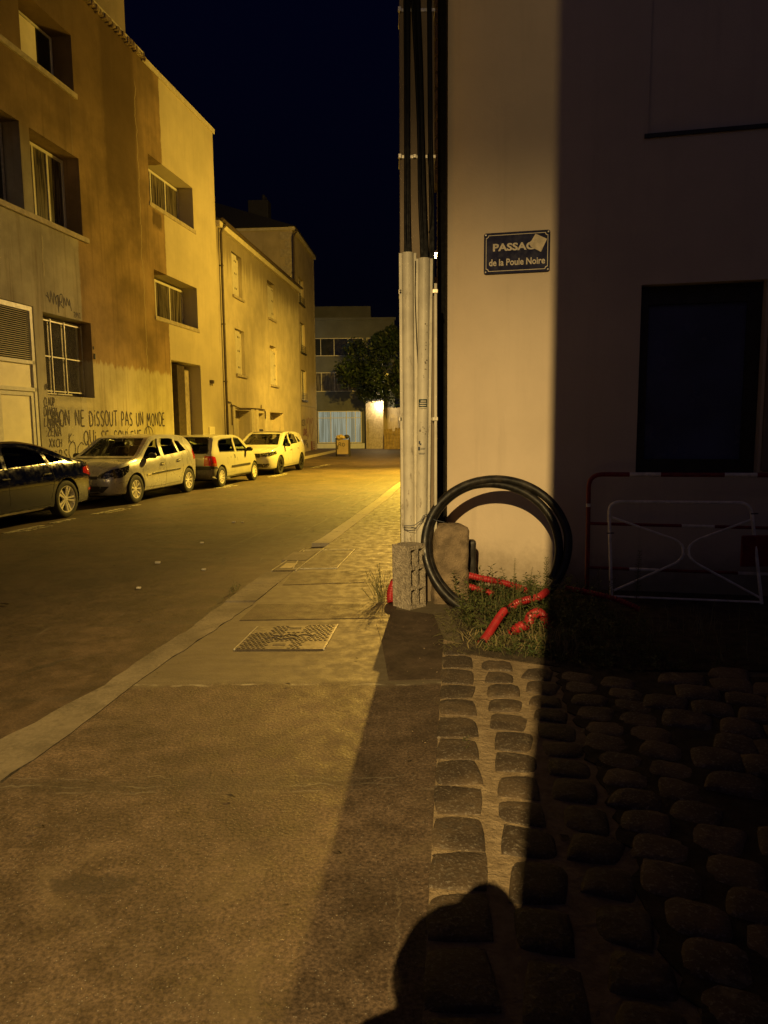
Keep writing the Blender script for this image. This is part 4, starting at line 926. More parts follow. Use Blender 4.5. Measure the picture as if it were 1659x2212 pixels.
# ================= hollow concrete block on end
cb = empty('concrete_block', (.235, 5.98, 0), R(0), 'hollow concrete block stood on end at the foot of the pole', 'concrete block')
def blockmesh():
    mb = MB(); W, D_, H = .20, .20, .545
    # local: hollow face at y=-D/2, cells cut in x columns and z rows
    xs = [-W/2, -.076, -.012, .014, .078, W/2]; zs = [0, .030, .168, .198, .340, .370, .512, H]
    cells = [(i, j) for i in (1, 3) for j in (1, 3, 5)]
    for i in range(5):
        for j in range(7):
            a, b, c, d = xs[i], xs[i + 1], zs[j], zs[j + 1]
            if (i, j) in cells:
                mb.add([(a, -D_/2, c), (b, -D_/2, c), (b, -D_/2, d), (a, -D_/2, d), (a + .006, .07, c + .006), (b - .006, .07, c + .006), (b - .006, .07, d - .006), (a + .006, .07, d - .006)], [(0, 4, 5, 1), (1, 5, 6, 2), (2, 6, 7, 3), (3, 7, 4, 0), (4, 7, 6, 5)])
            else: mb.add([(a, -D_/2, c), (b, -D_/2, c), (b, -D_/2, d), (a, -D_/2, d)], [(0, 1, 2, 3)])
    mb.add([(-W/2, -D_/2, 0), (W/2, -D_/2, 0), (W/2, D_/2, 0), (-W/2, D_/2, 0), (-W/2, -D_/2, H), (W/2, -D_/2, H), (W/2, D_/2, H), (-W/2, D_/2, H)], [(0, 3, 2, 1), (4, 5, 6, 7), (1, 2, 6, 5), (0, 4, 7, 3), (3, 7, 6, 2)])
    return mb
cb.location = (.212, 6.04, 0); cb.rotation_euler = (R(.5), R(-1.2), R(43))
b_ = blockmesh().build('block', M['block'], cb)

# ================= stone bollard and dark stub behind it
def boulder(name, loc, w_, d_, h_, top, mat, label, cat, rz=0, seed=0, rough=.012, taper=.92):
    mb = MB(); n = 30; rows = 24; vs = []
    for j in range(rows + 1):
        t = j / rows
        if t < .84: s_ = lerp(1.0, taper, t / .84); z = t / .84 * (h_ - top)
        else: q = (t - .84) / .16; s_ = taper * (1 - q ** 3.2 * .94); z = h_ - top + top * math.sin(q * math.pi / 2)
        for k in range(n):
            a = 2 * math.pi * k / n; ca_, sa_ = math.cos(a), math.sin(a); e_ = .42
            x = math.copysign(abs(ca_) ** e_, ca_) * w_ / 2 * s_; y = math.copysign(abs(sa_) ** e_, sa_) * d_ / 2 * s_
            nn = mnoise.fractal(Vector((x * 7 + seed, y * 7, z * 7)), 1.0, 2.0, 4) * rough
            vs.append((x * (1 + nn / w_ * 2), y * (1 + nn / d_ * 2), z + (nn * .6 if t > .7 else 0) - .05))
    fs = [(j * n + k, j * n + (k + 1) % n, (j + 1) * n + (k + 1) % n, (j + 1) * n + k) for j in range(rows) for k in range(n)] + [tuple((rows) * n + k for k in range(n))]
    mb.add(vs, fs); o = mb.build(name, mat, smooth=60, loc=loc, rot=(0, 0, rz)); return tag(o, label, cat)
boulder('stone_bollard', (.575, 6.24, 0), .345, .28, .74, .10, M['stone'], 'old weathered guard stone with rounded top inside the cable coil', 'bollard', R(4), 3, .02, .94)
boulder('stone_stub', (.785, 6.46, 0), .10, .10, .56, .05, M['dark'], 'narrow dark post stub just behind the guard stone', 'post', 0, 8)

# ================= coil of black conduit leaning upright
cc_ = MB(); P = []; r_ = []
Cx, Cz, Rc = .972, .505, .625
turns = 1.92; N = 190
for i in range(N + 1):
    t = i / N; a = R(-62) - 2 * math.pi * turns * t
    second = max(0, min(1, (t - .42) / .16)); rad = Rc - second * (.028 + .055 * max(0, math.cos(a - .35))) + .006 * math.sin(3 * a)
    y = 6.09 + .03 * second; P.append((Cx + rad * math.cos(a), y + rad * math.sin(a) * .30 + .03 * math.cos(a), Cz + rad * math.sin(a) * .915))
cc_.tube(P, .0365, 12)
tag(cc_.build('conduit_coil', M['coil'], smooth=60), 'large loose coil of thick black conduit standing upright beside the pole', 'conduit coil')
wv = MB(); wv.tube([(.165, 6.10, .69), (.20, 6.08, .695), (.26, 6.07, .70), (.31, 6.04, .74), (.335, 6.07, .78), (.36, 6.08, .79), (.40, 6.12, .76), (.44, 6.12, .735), (.52, 6.13, .715)], .0032, 5)
wv.tube([(.17, 6.115, .66), (.21, 6.07, .655), (.26, 6.06, .66), (.32, 6.05, .74), (.345, 6.07, .78), (.33, 6.08, .75), (.345, 6.09, .71)], .0026, 5)
wv.tube([(.27 + .055 * math.cos(k * .5) - .05, 6.12 - .06 * max(-.2, math.sin(k * .5)), .672 + .004 * math.sin(k)) for k in range(14)], .0022, 5)
tag(wv.build('tie_wire', M['wire']), 'thin twisted wire tying the black coil to the pole', 'wire')

# ================= red corrugated conduits
def conduit(pts, r, label, n_per=None, open_=True):
    P = [Vector(p) for p in pts]; F_ = []
    for i in range(len(P) - 1):
        a, b, c, d = P[max(i - 1, 0)], P[i], P[i + 1], P[min(i + 2, len(P) - 1)]
        for k in range(12):
            t = k / 12; F_.append(.5 * ((2 * b) + (c - a) * t + (2 * a - 5 * b + 4 * c - d) * t * t + (-a + 3 * b - 3 * c + d) * t ** 3))
    F_.append(P[-1]); L = [0]
    for i in range(1, len(F_)): L.append(L[-1] + (F_[i] - F_[i - 1]).length)
    step = .0040; tot = L[-1]; n = int(tot / step); Q = []; rs = []; j = 0
    for i in range(n + 1):
        s_ = i * tot / n
        while j < len(L) - 2 and L[j + 1] < s_: j += 1
        Q.append(F_[j].lerp(F_[j + 1], (s_ - L[j]) / max(1e-6, L[j + 1] - L[j]))); rs.append(r * .80 * (1 + .15 * math.cos(2 * math.pi * i / 6)))
    mb = MB(); mb.tube(Q, rs, 14, cap=not open_)
    if open_:
        mb.cur = 1; e0 = (Q[1] - Q[0]).normalized() * .012
        mb.tube([Q[0] + e0, Q[0] + e0 * 1.1], [r * .93, r * .93], 14); mb.cur = 0
    o = mb.build('corrugated_conduit', [M['red'], M['void']], smooth=60)
    return tag(o, label, 'conduit', 'red corrugated conduits lying in the weeds')
conduit([(.678, 4.9, .02), (.744, 5.02, .052), (.839, 5.2, .108), (.91, 5.32, .147)], .034, 'straight red ribbed conduit slanting down onto the paving edge')
conduit([(.922, 5.1, .03), (1.003, 5.14, .072), (1.063, 5.18, .075), (1.093, 5.25, .112), (1.157, 5.32, .125), (1.214, 5.35, .085), (1.24, 5.3, .0)], .043, 'thick looped red ribbed conduit arching out of the weeds')
conduit([(.955, 5.43, .12), (1.042, 5.5, .158), (1.132, 5.55, .170), (1.234, 5.6, .180), (1.323, 5.75, .186)], .034, 'red ribbed conduit half hidden under leaves above the loop')
conduit([(.70, 6.25, .232), (.846, 6.15, .216), (.968, 6.15, .190), (1.101, 6.1, .165), (1.232, 6.05, .12)], .034, 'long red ribbed conduit running out from behind the guard stone')
conduit([(.70, 6.25, .135), (.847, 6.15, .112), (.941, 6.1, .086)], .032, 'short lower red ribbed conduit beside the guard stone')
conduit([(.09, 6.28, .16), (.062, 6.2, .11), (.05, 6.15, .06), (.055, 6.12, .01)], .042, 'red ribbed conduit end poking out left of the concrete block')
conduit([(1.52, 5.9, .18), (1.70, 5.8, .16), (1.9, 5.72, .12), (2.05, 5.64, .06)], .028, 'red ribbed conduit in the dark at the foot of the barriers')

# ================= barriers
br = empty('barrier', (0, 0, 0), 0, 'white tubular steel barrier with curved cross braces leaning on the dark wall', 'barrier')
def bar_pts(P): return [(x, y, z) for x, y, z in P]
YB = 6.02; ln = .10
def bp(x, z): return (x, YB + (z) * .12 - (x - 2.6) * .16, z)
def rounded(P, r, n=6):
    out = [P[0]]
    for i in range(1, len(P) - 1):
        a, b, c = Vector(P[i - 1]), Vector(P[i]), Vector(P[i + 1]); d1 = (a - b).normalized() * r; d2 = (c - b).normalized() * r
        for k in range(n + 1):
            t = k / n; out.append(tuple((b + d1).lerp(b, t).lerp(b.lerp(b + d2, t), t)))
    return out + [P[-1]]
mb = MB(); mb.tube(rounded([bp(1.98, -.02), bp(1.965, .87), bp(3.11, .87), bp(3.19, .02)], .10), .0145, 10); mb.tube([bp(1.98, .05), bp(3.19, .035)], .010, 8); mb.build('frame', M['whitepaint'], br, smooth=50)
for s_ in (0, 1):
    if s_ == 0: P = [bp(1.99, .735), bp(2.55, .535), bp(2.58, .45), bp(2.55, .37), bp(2.0, .10)]
    else: P = [bp(3.13, .735), bp(2.64, .535), bp(2.60, .45), bp(2.64, .37), bp(3.18, .07)]
    mb = MB(); mb.tube(rounded(P, .07), .010, 8); mb.build('brace', M['whitepaint'], br, smooth=50)
mb = MB()
for (x, z) in ((1.972, .60), (3.135, .78)): p = bp(x, z); mb.tube([(p[0] - .03, p[1] - .01, z), (p[0] + .03, p[1] - .01, z)], .006, 6)
mb.build('hook', M['dark'], br)
rb = empty('barrier', (0, 0, 0), 0, 'red and white banded steel barrier standing behind the white one', 'barrier')
def rp(x, z): return (x, 6.32 + z * .03 - (x - 2.0) * .20, z)
def banded(P, r, cuts, start):                            # list of segments in alternating paint
    mbs = [MB(), MB()]; P = [Vector(p) for p in P]; L = [0]
    for i in range(1, len(P)): L.append(L[-1] + (P[i] - P[i - 1]).length)
    def at(s_):
        for i in range(len(P) - 1):
            if s_ <= L[i + 1] + 1e-6: return P[i].lerp(P[i + 1], (s_ - L[i]) / (L[i + 1] - L[i]))
        return P[-1]
    cuts = [0] + [c for c in cuts if c < L[-1]] + [L[-1]]; col = start
    for a, b in zip(cuts, cuts[1:]):
        n = max(2, int((b - a) / .02)); mbs[col].tube([at(lerp(a, b, k / n)) for k in range(n + 1)], r, 10); col = 1 - col
    return mbs
mb = banded(rounded([rp(1.83, -.02), rp(1.83, 1.10), rp(4.1, 1.10)], .12), .020, [.83, .86, 1.42, 1.68, 2.2, 2.46, 3.0], 0)
mb[0].build('frame', M['redpaint'], rb, smooth=50); tag(mb[1].build('frame_band', M['whitepaint'], rb, smooth=50))
for (z, cuts) in ((.66, [.78, 1.05, 1.6]), (.26, [.35, .60, 1.25, 1.5])):
    mb = banded([rp(1.84, z), rp(4.1, z - .02)], .014, cuts, 0); q = mb[0].build('rail', M['redpaint'], rb, smooth=50); mb[1].build('rail_band', M['whitepaint'], q, smooth=50)
mb = MB(); mb.tube([rp(4.1, 1.10), rp(4.1, 0)], .02, 8); mb.build('post', M['redpaint'], rb)
pn = MB(); pn.rbox(3.02, 5.98, .33, 3.5, 6.0, .60, .01); tag(pn.build('warning_board', M['redpaint']), 'red board fixed behind the right end of the barriers', 'board')

# ================= covers in the pavement
mc = empty('access_cover', (0, 0, 0), 0, 'square metal telecom cover with dark studs in the pavement', 'access cover')
C0, C1, C2, C3 = (Vector((-1.045, 4.855)), Vector((-.435, 4.845)), Vector((-.375, 5.465)), Vector((-.98, 5.415)))
def cq(u_, v_): a = C0.lerp(C1, u_); b = C3.lerp(C2, u_); return a.lerp(b, v_)
mb = MB(); mb.prism([tuple(C0), tuple(C1), tuple(C2), tuple(C3)], -.02, .007); mb.build('plate', M['iron'], mc)
mb = MB()
for (a, b) in (((-.012, 0), (-.012, 1)), ((1.012, 0), (1.012, 1))):
    p, q = cq(*a), cq(*b); mb.box(0, 0, 0, 0, 0, 0) if False else mb.prism([(p.x - .006, p.y), (p.x + .006, p.y), (q.x + .006, q.y), (q.x - .006, q.y)], -.01, .010)
mb.build('frame', M['brightedge'], mc)
mb = MB(); p, q = cq(0, -.008), cq(1, -.008); mb.prism([(p.x, p.y - .006), (q.x, q.y - .006), (q.x, q.y + .004), (p.x, p.y + .004)], -.01, .0085); mb.build('frame', M['irondark'], mc)
mb = MB(); nst = 17
for i in range(nst):
    for j in range(nst):
        u_ = (i + .5 + .5 * (j % 2)) / (nst + .5); v_ = (j + .5) / nst
        if (.40 < u_ < .62 and v_ > .70) or (.34 < u_ < .60 and v_ < .32) or (u_ > .72 and v_ < .30) or (u_ < .22 and v_ > .72): continue
        if abs(v_ - .5 - (.10 if (u_ * 6) % 1 > .5 else -.02)) < .035 and .3 < u_ < .8: continue
        p = cq(u_, v_); a = .9 if (i + j) % 2 else -.5; Mx = Matrix.Translation((p.x, p.y, .0065)) @ Matrix.Rotation(a, 4, 'Z')
        mb.rbox(-.013, -.006, 0, .013, .006, .004, .0018, Mx, 1)
for (u_, v_) in ((.5, .86), (.46, .17)):
    p = cq(u_, v_); mb.box(p.x - .045, p.y - .018, .006, p.x + .045, p.y - .012, .0095); mb.box(p.x - .045, p.y + .012, .006, p.x + .045, p.y + .018, .0095)
for P_ in ([(.30, .55), (.42, .50), (.48, .60), (.60, .50), (.66, .58), (.80, .50)], [(.22, .44), (.36, .46), (.42, .38), (.55, .44), (.62, .36)]): mb.tube([(cq(*p).x, cq(*p).y, .0085) for p in P_], .004, 5)
mb.build('studs', M['irondark'], mc)
ic = empty('recessed_cover', (0, 0, 0), 0, 'asphalt filled square cover with thin bright metal edges further along the pavement', 'access cover')
Q = [(-1.0, 7.70), (-.52, 7.71), (-.37, 8.90), (-1.0, 8.84)]
mb = MB(); mb.prism(Q, -.02, .0055); mb.build('infill', M['trench'], ic)
mb = MB()
for i in range(4):
    a, b = Vector(Q[i]), Vector(Q[(i + 1) % 4]); d = (b - a).normalized() * .006; n = Vector((-d.y, d.x))
    mb.prism([tuple(a - n), tuple(b - n), tuple(b + n), tuple(a + n)], -.01, .0085)
mb.build('edge', M['brightedge'], ic)
ic2 = empty('kerb_inlet', (0, 0, 0), 0, 'long narrow drain inlet with yellowish lids set along the broken kerb', 'drain')
L_ = [(kx(KL, y) + .06, y) for y in (7.6, 8.0, 8.45, 8.95)]; R_ = [(kx(KR, y) + .02, y) for y in (7.6, 8.0, 8.45, 8.95)]
MB().prism(L_ + R_[::-1], -.03, .006).build('infill', M['trench'], ic2)
mb = MB()
for (a, b) in ((7.72, 7.98), (8.18, 8.62)): mb.prism([(kx(KL, a) + .10, a), (kx(KR, a) - .05, a), (kx(KR, b) - .05, b), (kx(KL, b) + .10, b)], 0, .011)
mb.build('lid', simple('ochre_lid', (.36, .30, .16), .7, .2, 14, .3), ic2)
mb = MB()
for (a, b) in (((kx(KL, 7.58) + .05, 7.58), (kx(KL, 8.97) + .05, 8.97)), ((kx(KR, 7.58) + .03, 7.58), (kx(KR, 8.97) + .03, 8.97))):
    d = (Vector(b) - Vector(a)).normalized() * .007; mb.prism([(a[0] - d.y, a[1] + d.x), (a[0] + d.y, a[1] - d.x), (b[0] + d.y, b[1] - d.x), (b[0] - d.y, b[1] + d.x)], -.01, .010)
mb.build('edge', M['brightedge'], ic2)

# ================= rubbish bin at the end of the street
bn = empty('rubbish_bin', (-2.17, 38.7, -.10), R(-8), 'overfull grey street bin with a yellow bag on top near the far corner', 'bin')
mb = MB()
for s_ in (-1, 1): mb.rbox(s_ * .36 - .04, -.05, 0, s_ * .36 + .04, .05, 1.0, .012)
mb.build('post', M['dark'], bn)
mb = MB(); mb.rbox(-.31, -.22, .12, .31, .22, .90, .03); mb.build('body', M['conc'], bn)
mb = MB(); random.seed(2); mb.rbox(-.27, -.24, .4, -.22, -.222, .6, .003); handwriting(mb, 'RO', -.2, .55, .18, .03, -.225, width=.4); mb.build('mark', M['dark'], bn)
def blob(name, loc, r, mat, label, cat, seed, sq=(1, 1, 1)):
    bm = bmesh.new(); bmesh.ops.create_icosphere(bm, subdivisions=3, radius=1)
    for v in bm.verts:
        k = 1 + .35 * mnoise.noise(v.co * 1.8 + Vector((seed, 0, 0))) + .12 * mnoise.noise(v.co * 6); v.co = Vector((v.co.x * r * sq[0] * k, v.co.y * r * sq[1] * k, v.co.z * r * sq[2] * k))
    me = bpy.data.meshes.new(name); bm.to_mesh(me); bm.free(); me.materials.append(mat); o = bpy.data.objects.new(name, me); COL.objects.link(o); o.location = loc; return tag(o, label, cat)
blob('rubbish_bag', (-2.28, 38.55, .93), .19, M['straw'], 'crumpled yellow rubbish bag on top of the street bin', 'bag', 1, (1.3, 1, .7))
blob('rubbish_bag', (-1.95, 38.55, .96), .13, M['dark'], 'small black rubbish bag on the right of the street bin', 'bag', 5, (1.2, 1, .8))

# ================= tree at the end of the street
tr = empty('tree', (1.35, 48.0, 0), 0, 'dark leafy tree at the end of the street beside the grey building', 'tree')
random.seed(8); mb = MB(); mb.tube([(0, 0, -.1), (.05, .1, 1.5), (-.1, .2, 3.0), (-.3, .3, 4.4)], [.17, .14, .11, .06], 8)
for k in range(8):
    a = k * .85; mb.tube([(-.05, .1, 2.4 + k * .2), (math.cos(a) * .8, math.sin(a) * .8, 3.6 + k * .2), (math.cos(a) * 1.5, math.sin(a) * 1.5, 4.3 + k * .25)], [.06, .04, .015], 6)
mb.build('trunk', M['bark'], tr)
mb = MB(); cl = [(random.uniform(-3.7, 2.2), random.uniform(-1.8, 1.8), random.uniform(3.3, 7.8), random.uniform(.5, 1.05)) for _ in range(46)]
cl = [c for c in cl if ((c[0] + .8) / 3.0) ** 2 + ((c[2] - 5.5) / 2.5) ** 2 < 1.05]
for (cx_, cy_, cz_, cr_) in cl:
    for k in range(300):
        d = Vector((random.gauss(0, 1), random.gauss(0, 1), random.gauss(0, .8))); d = d.normalized() * cr_ * (.5 + .5 * random.random()) ; p = Vector((cx_, cy_, cz_)) + d
        q = Matrix.Rotation(random.random() * 6.3, 3, Vector((random.gauss(0, 1), random.gauss(0, 1), random.gauss(0, 1))).normalized()); s_ = random.uniform(.08, .16)
        mb.add([p + q @ Vector((-s_, 0, 0)), p + q @ Vector((0, -s_ * .5, .01)), p + q @ Vector((s_, 0, 0)), p + q @ Vector((0, s_ * .5, .01))], [(0, 1, 2, 3)])
mb.build('crown', M['tree'], tr)

# ================= weeds
def leaf(mb, p, d, s_, wd=.35):
    d = d.normalized(); sd = d.cross(Vector((0, 0, 1)));
    if sd.length < .05: sd = Vector((1, 0, 0))
    sd.normalize(); nrm = sd.cross(d)
    a = p; b = p + d * s_ * .5 + sd * s_ * wd * .5 + nrm * s_ * .04; c = p + d * s_; e_ = p + d * s_ * .5 - sd * s_ * wd * .5 + nrm * s_ * .04; m_ = p + d * s_ * .5 - nrm * s_ * .05
    mb.add([a, b, c, e_, m_], [(0, 1, 4), (1, 2, 4), (4, 2, 3), (0, 4, 3)])
def sprig(mb, base, h_, nl, lean, ls, spread=1.0):
    P = [Vector(base)]; d = Vector((lean[0], lean[1], 1)).normalized()
    for k in range(5): d = (d + Vector((random.uniform(-.18, .18), random.uniform(-.18, .18), -.03))).normalized(); P.append(P[-1] + d * h_ / 5)
    mb.cur = 1; mb.tube(P, [.0016] * 6, 3, cap=False); mb.cur = 0
    for k in range(nl):
        t = (k + .5) / nl * 4.99; i = int(t); p = P[i].lerp(P[i + 1], t - i); a = k * 2.4 + random.random()
        leaf(mb, p, Vector((math.cos(a), math.sin(a), random.uniform(-.1, .7))) * spread, ls * random.uniform(.7, 1.25), random.uniform(.32, .5))
random.seed(40)
mb = MB(); mb2 = MB()
def in_patch(x, y): return (y > 4.75 - (x - .7) * .55) and (x > .62 + max(0, (5.35 - y)) * .12) and x < 2.3
cnt = 0
while cnt < 640:
    x, y = random.uniform(.6, 1.85), random.uniform(4.3, 6.5)
    if not in_patch(x, y): continue
    dens = 1.0 if x < 1.45 else .55
    if random.random() > dens: continue
    edge = min(1, max(.15, (y - (4.75 - (x - .7) * .55)) / .6)); low = .35 if x < .85 and y < 5.3 else 1
    h_ = random.uniform(.05, .22) * random.choice((.7, 1, 1.25)) * edge * low * (1.15 if y > 5.4 else 1) + .03
    sprig(mb if random.random() < .55 else mb2, (x, y, 0), h_, int(7 + h_ * 45), (random.uniform(-.5, .5), random.uniform(-.6, .3)), random.uniform(.022, .048)); cnt += 1
for k in range(420):                                     # fringe hugging the paving edge
    x = random.uniform(.5, 2.4); y = 4.78 - (x - .7) * .40 + random.uniform(-.1, .25) if x > .7 else random.uniform(4.85, 5.9)
    if x > 1.2: y = 4.45 + random.uniform(-.12, .3)
    sprig(random.choice((mb, mb2)), (x, y, 0), random.uniform(.02, .09), 6, (random.uniform(-.8, .8), random.uniform(-.8, .4)), random.uniform(.010, .022))
tag(mb.build('weeds', [M['leafa'], M['stem']]), kind='stuff'); tag(mb2.build('weeds', [M['leafb'], M['stem']]), kind='stuff')
# dry grass
mb = MB()
for k in range(380):
    if k < 90: x, y = random.gauss(1.18, .06), random.gauss(4.78, .14)
    elif k < 270: x, y = random.uniform(1.3, 4.0), random.uniform(4.45, 5.6)
    else: x, y = random.uniform(.55, 1.2), random.uniform(4.75, 5.2)
    h_ = random.uniform(.05, .22 if k < 270 else .09); a = random.random() * 6.3; l_ = random.uniform(.02, .14); w_ = .0022
    mb.add([(x - w_, y, 0), (x + w_, y, 0), (x + l_ * .4 * math.cos(a) + w_ * .7, y + l_ * .4 * math.sin(a), h_ * .7), (x + l_ * math.cos(a), y + l_ * math.sin(a), h_), (x + l_ * .4 * math.cos(a) - w_ * .7, y + l_ * .4 * math.sin(a), h_ * .7)], [(0, 1, 2, 4), (4, 2, 3)])
    if random.random() < .25 and h_ > .15:
        for q in range(6): leaf(mb, Vector((x + l_ * math.cos(a), y + l_ * math.sin(a), h_ - .012 * q)), Vector((random.uniform(-1, 1), random.uniform(-1, 1), 1.5)), .014, .3)
tag(mb.build('dry_grass', M['straw']), kind='stuff')
# dead twigs at the paving edge
mb = MB()
for k in range(420):
    x, y = random.uniform(.42, 1.3), random.uniform(4.75, 5.8)
    if x > .95 and y > 5.2: continue
    a = random.random() * 6.3; l_ = random.uniform(.03, .12); mb.tube([(x, y, .008), (x + l_ * .5 * math.cos(a), y + l_ * .5 * math.sin(a), random.uniform(.01, .05)), (x + l_ * math.cos(a + .4), y + l_ * math.sin(a + .4), .01)], .0016, 3, cap=False)
tag(mb.build('twigs', M['stem']), kind='stuff')
# tall single plants
def spire(loc, h_, label, ls=.035, n=26, taper=.6, mat='leafa', start=.25):
    t = empty('weed_plant', loc, random.random() * 6, label, 'plant', 'tall spiky weeds')
    mb = MB(); lx, ly = random.uniform(-.02, .02), random.uniform(-.02, .02); mb.tube([(0, 0, 0), (lx, ly, h_ * .6), (lx * 2, ly * 2, h_)], [.003, .0022, .001], 5); mb.build('stem', M['stem'], t)
    mb = MB()
    for k in range(n):
        f_ = lerp(start, 1.0, k / n); z = h_ * f_; s_ = ls * lerp(1, taper, f_) * random.uniform(.8, 1.15)
        for q in range(4): a = q * 1.57 + k * .8 + random.uniform(-.2, .2); leaf(mb, Vector((lx * f_ * 2, ly * f_ * 2, z)), Vector((math.cos(a), math.sin(a), random.uniform(.15, .7))), s_, .2)
    mb.build('foliage', M[mat], t); return t
spire((1.07, 5.85, 0), .45, 'slim spiky weed standing tallest against the lit cream wall left of centre', .028, 22, .55, start=.35)
spire((1.33, 5.80, 0), .46, 'bushy upright spiky weed beside the wall shadow edge', .055, 26, .55, start=.2)
spire((.90, 5.9, 0), .31, 'short spiky weed just right of the guard stone', .026, 16, .6)
spire((1.20, 5.95, 0), .36, 'thin upright weed between the spiky ones, darker and narrower', .03, 20, .5, 'leafb')
spire((.80, 5.6, 0), .26, 'small upright weed low beside the coil foot', .026, 14, .6)
spire((1.17, 5.55, 0), .28, 'short weed between the two tall spiky weeds', .026, 16, .6)
spire((1.01, 5.2, 0), .40, 'pale thin weed stalk in front of the leaf mass', .030, 20, .8, start=.3)
spire((2.06, 5.75, 0), .52, 'dark spiky weed in front of the white barrier', .05, 24, .55, 'leafb')
# scraggly clump left of the block, with its own shadow on the pavement
t = empty('weed_clump', (-.03, 6.22, 0), 0, 'scraggly dry weed clump at the left foot of the concrete block', 'plant')
mb = MB()
for k in range(46):
    a = random.random() * 6.3; r0 = random.uniform(0, .10); sprig(mb, (r0 * math.cos(a), r0 * math.sin(a) * .7, 0), random.uniform(.12, .34), 12, (random.uniform(-.55, .35), random.uniform(-.4, .4)), .016)
mb.build('foliage', [M['leafa'], M['stem']], t)
mb = MB(); a = [(.33, 2.9)]
for k in range(16): sprig(mb, (random.uniform(-1.50, -1.42), random.uniform(6.2, 7.0), -.03), random.uniform(.03, .08), 7, (random.uniform(-.5, .5), random.uniform(-.5, .5)), .018)
tag(mb.build('kerb_weeds', [M['leafb'], M['stem']]), kind='stuff')
mb = MB()
for k in range(14): sprig(mb, (.385 + random.uniform(-.02, .02), random.uniform(3.22, 3.42), 0), random.uniform(.01, .03), 6, (random.uniform(-.5, .5), random.uniform(-.5, .5)), .010)
tag(mb.build('joint_weeds', [M['leafb'], M['stem']]), kind='stuff')

# ================= litter and leaves on the road
mb = MB(); random.seed(77)
for (x, y) in ((-2.76, 8.6), (-2.05, 8.0), (-2.5, 7.15), (-2.6, 12.3), (-2.45, 12.3), (-2.6, 10.1)):
    k = random.uniform(.02, .035); z = road_z(x, y); mb.rbox(x - k, y - k * .6, z, x + k, y + k * .6, z + k * .8, .006, Matrix.Identity(4))
tag(mb.build('litter', M['litter']), kind='stuff')
mb = MB()
for i in range(70):
    x, y = random.uniform(-4.5, 1.0), random.uniform(1.8, 15); z = road_z(x, y) if x < kx(KR, y) else .004
    a = random.random() * 6.3; s_ = random.uniform(.008, .028); leaf(mb, Vector((x, y, z + .006)), Vector((math.cos(a), math.sin(a), .1)), s_ * 2, .6)
for (x, y) in ((-3.75, 6.6), (-3.0, 5.0)):
    z = road_z(x, y) + .01
    for k in range(5): leaf(mb, Vector((x + k * .04, y + random.uniform(-.02, .02), z)), Vector((1, random.uniform(-.5, .5), .1)), .08, .5)
tag(mb.build('fallen_leaves', M['leaflit']), kind='stuff')
mb = MB()
for i in range(120):
    x = random.gauss(.5, .25); y = random.uniform(3.2, 5.9); 
    s_ = random.uniform(.0015, .005); mb.rbox(-s_, -s_ * .7, 0, s_, s_ * .7, s_ * .8, s_ * .35, Matrix.Translation((x, y, .004)) @ Matrix.Rotation(random.random() * 3, 4, 'Z'), 1)
for i in range(120):
    x, y = random.uniform(-1.9, .2), random.uniform(1.7, 6); s_ = random.uniform(.0012, .0032); z = .001; mb.rbox(-s_, -s_ * .7, 0, s_, s_ * .7, s_ * .8, s_ * .35, Matrix.Translation((x, y, z)) @ Matrix.Rotation(random.random() * 3, 4, 'Z'), 1)
tag(mb.build('grit', M['mortar']), kind='stuff')

# ================= cars: lofted body, true wheel arches and window openings, glass, cabin, lamps laid on the skin
def eval_mesh(o):
    bpy.context.view_layer.update(); dg = bpy.context.evaluated_depsgraph_get(); me = bpy.data.meshes.new_from_object(o.evaluated_get(dg)); return me
def carsection(S, x, shrink=0.0, zmin=None, ztop=None):
    zt = smooth_interp(S['top'], x) - shrink; zb = smooth_interp(S['bot'], x) + shrink; W = smooth_interp(S['wid'], x) - shrink
    if zmin is not None: zb = max(zb, zmin)
    zbelt = min(smooth_interp(S['belt'], x), zt - .015)
    zbelt = max(zbelt, zb + .02)
    Wb = W * S.get('wb', .955); tum = S.get('tum', .42); h = zt - zbelt
    P = [(0, zb), (W * .55, zb), (W * .86, zb + .012), (W * .955, zb + .05), (W * .985, zb + .12)]
    lo = zb + .12; hi = zbelt
    for t, k in ((.30, .998), (.5, 1.0), (.66, .998), (.80, .988), (.91, .975)): P.append((W * k, lerp(lo, hi, t) if hi > lo else lerp(zb, hi, .5 + t / 2)))
    P.append((Wb, zbelt))
    top = Wb - tum * h
    r = min(.16, h * .75 + .02)
    for t in (.25, .5, .75): P.append((lerp(Wb, top + .0, t * (h - r * .6) / max(h, 1e-4) if h > 0 else 0), zbelt + t * max(h - r * .6, h * .25)))
    ex_, ez_ = P[-1]
    a = (ex_ - .015, zt - r * .32); P.append(a); P.append((ex_ - r * .38, zt - r * .12)); P.append((ex_ * .70, zt - .022)); P.append((ex_ * .42, zt - .007)); P.append((0, zt))
    z_ = [p[1] for p in P]
    return P
def loft(S, xs, shrink=0.0, zmin=None):
    mb = MB(); n = None; rings = []
    for x in xs:
        P = carsection(S, x, shrink, zmin); full = [(x, y, z) for y, z in P] + [(x, -y, z) for y, z in P[-2:0:-1]]
        rings.append(full); n = len(full)
    vs = [p for r_ in rings for p in r_]; fs = []
    for i in range(len(rings) - 1):
        for k in range(n): fs.append((i * n + k, i * n + (k + 1) % n, (i + 1) * n + (k + 1) % n, (i + 1) * n + k))
    mb.add(vs, fs + [tuple(range(n)), tuple((len(rings) - 1) * n + k for k in range(n))[::-1]])
    return mb, n
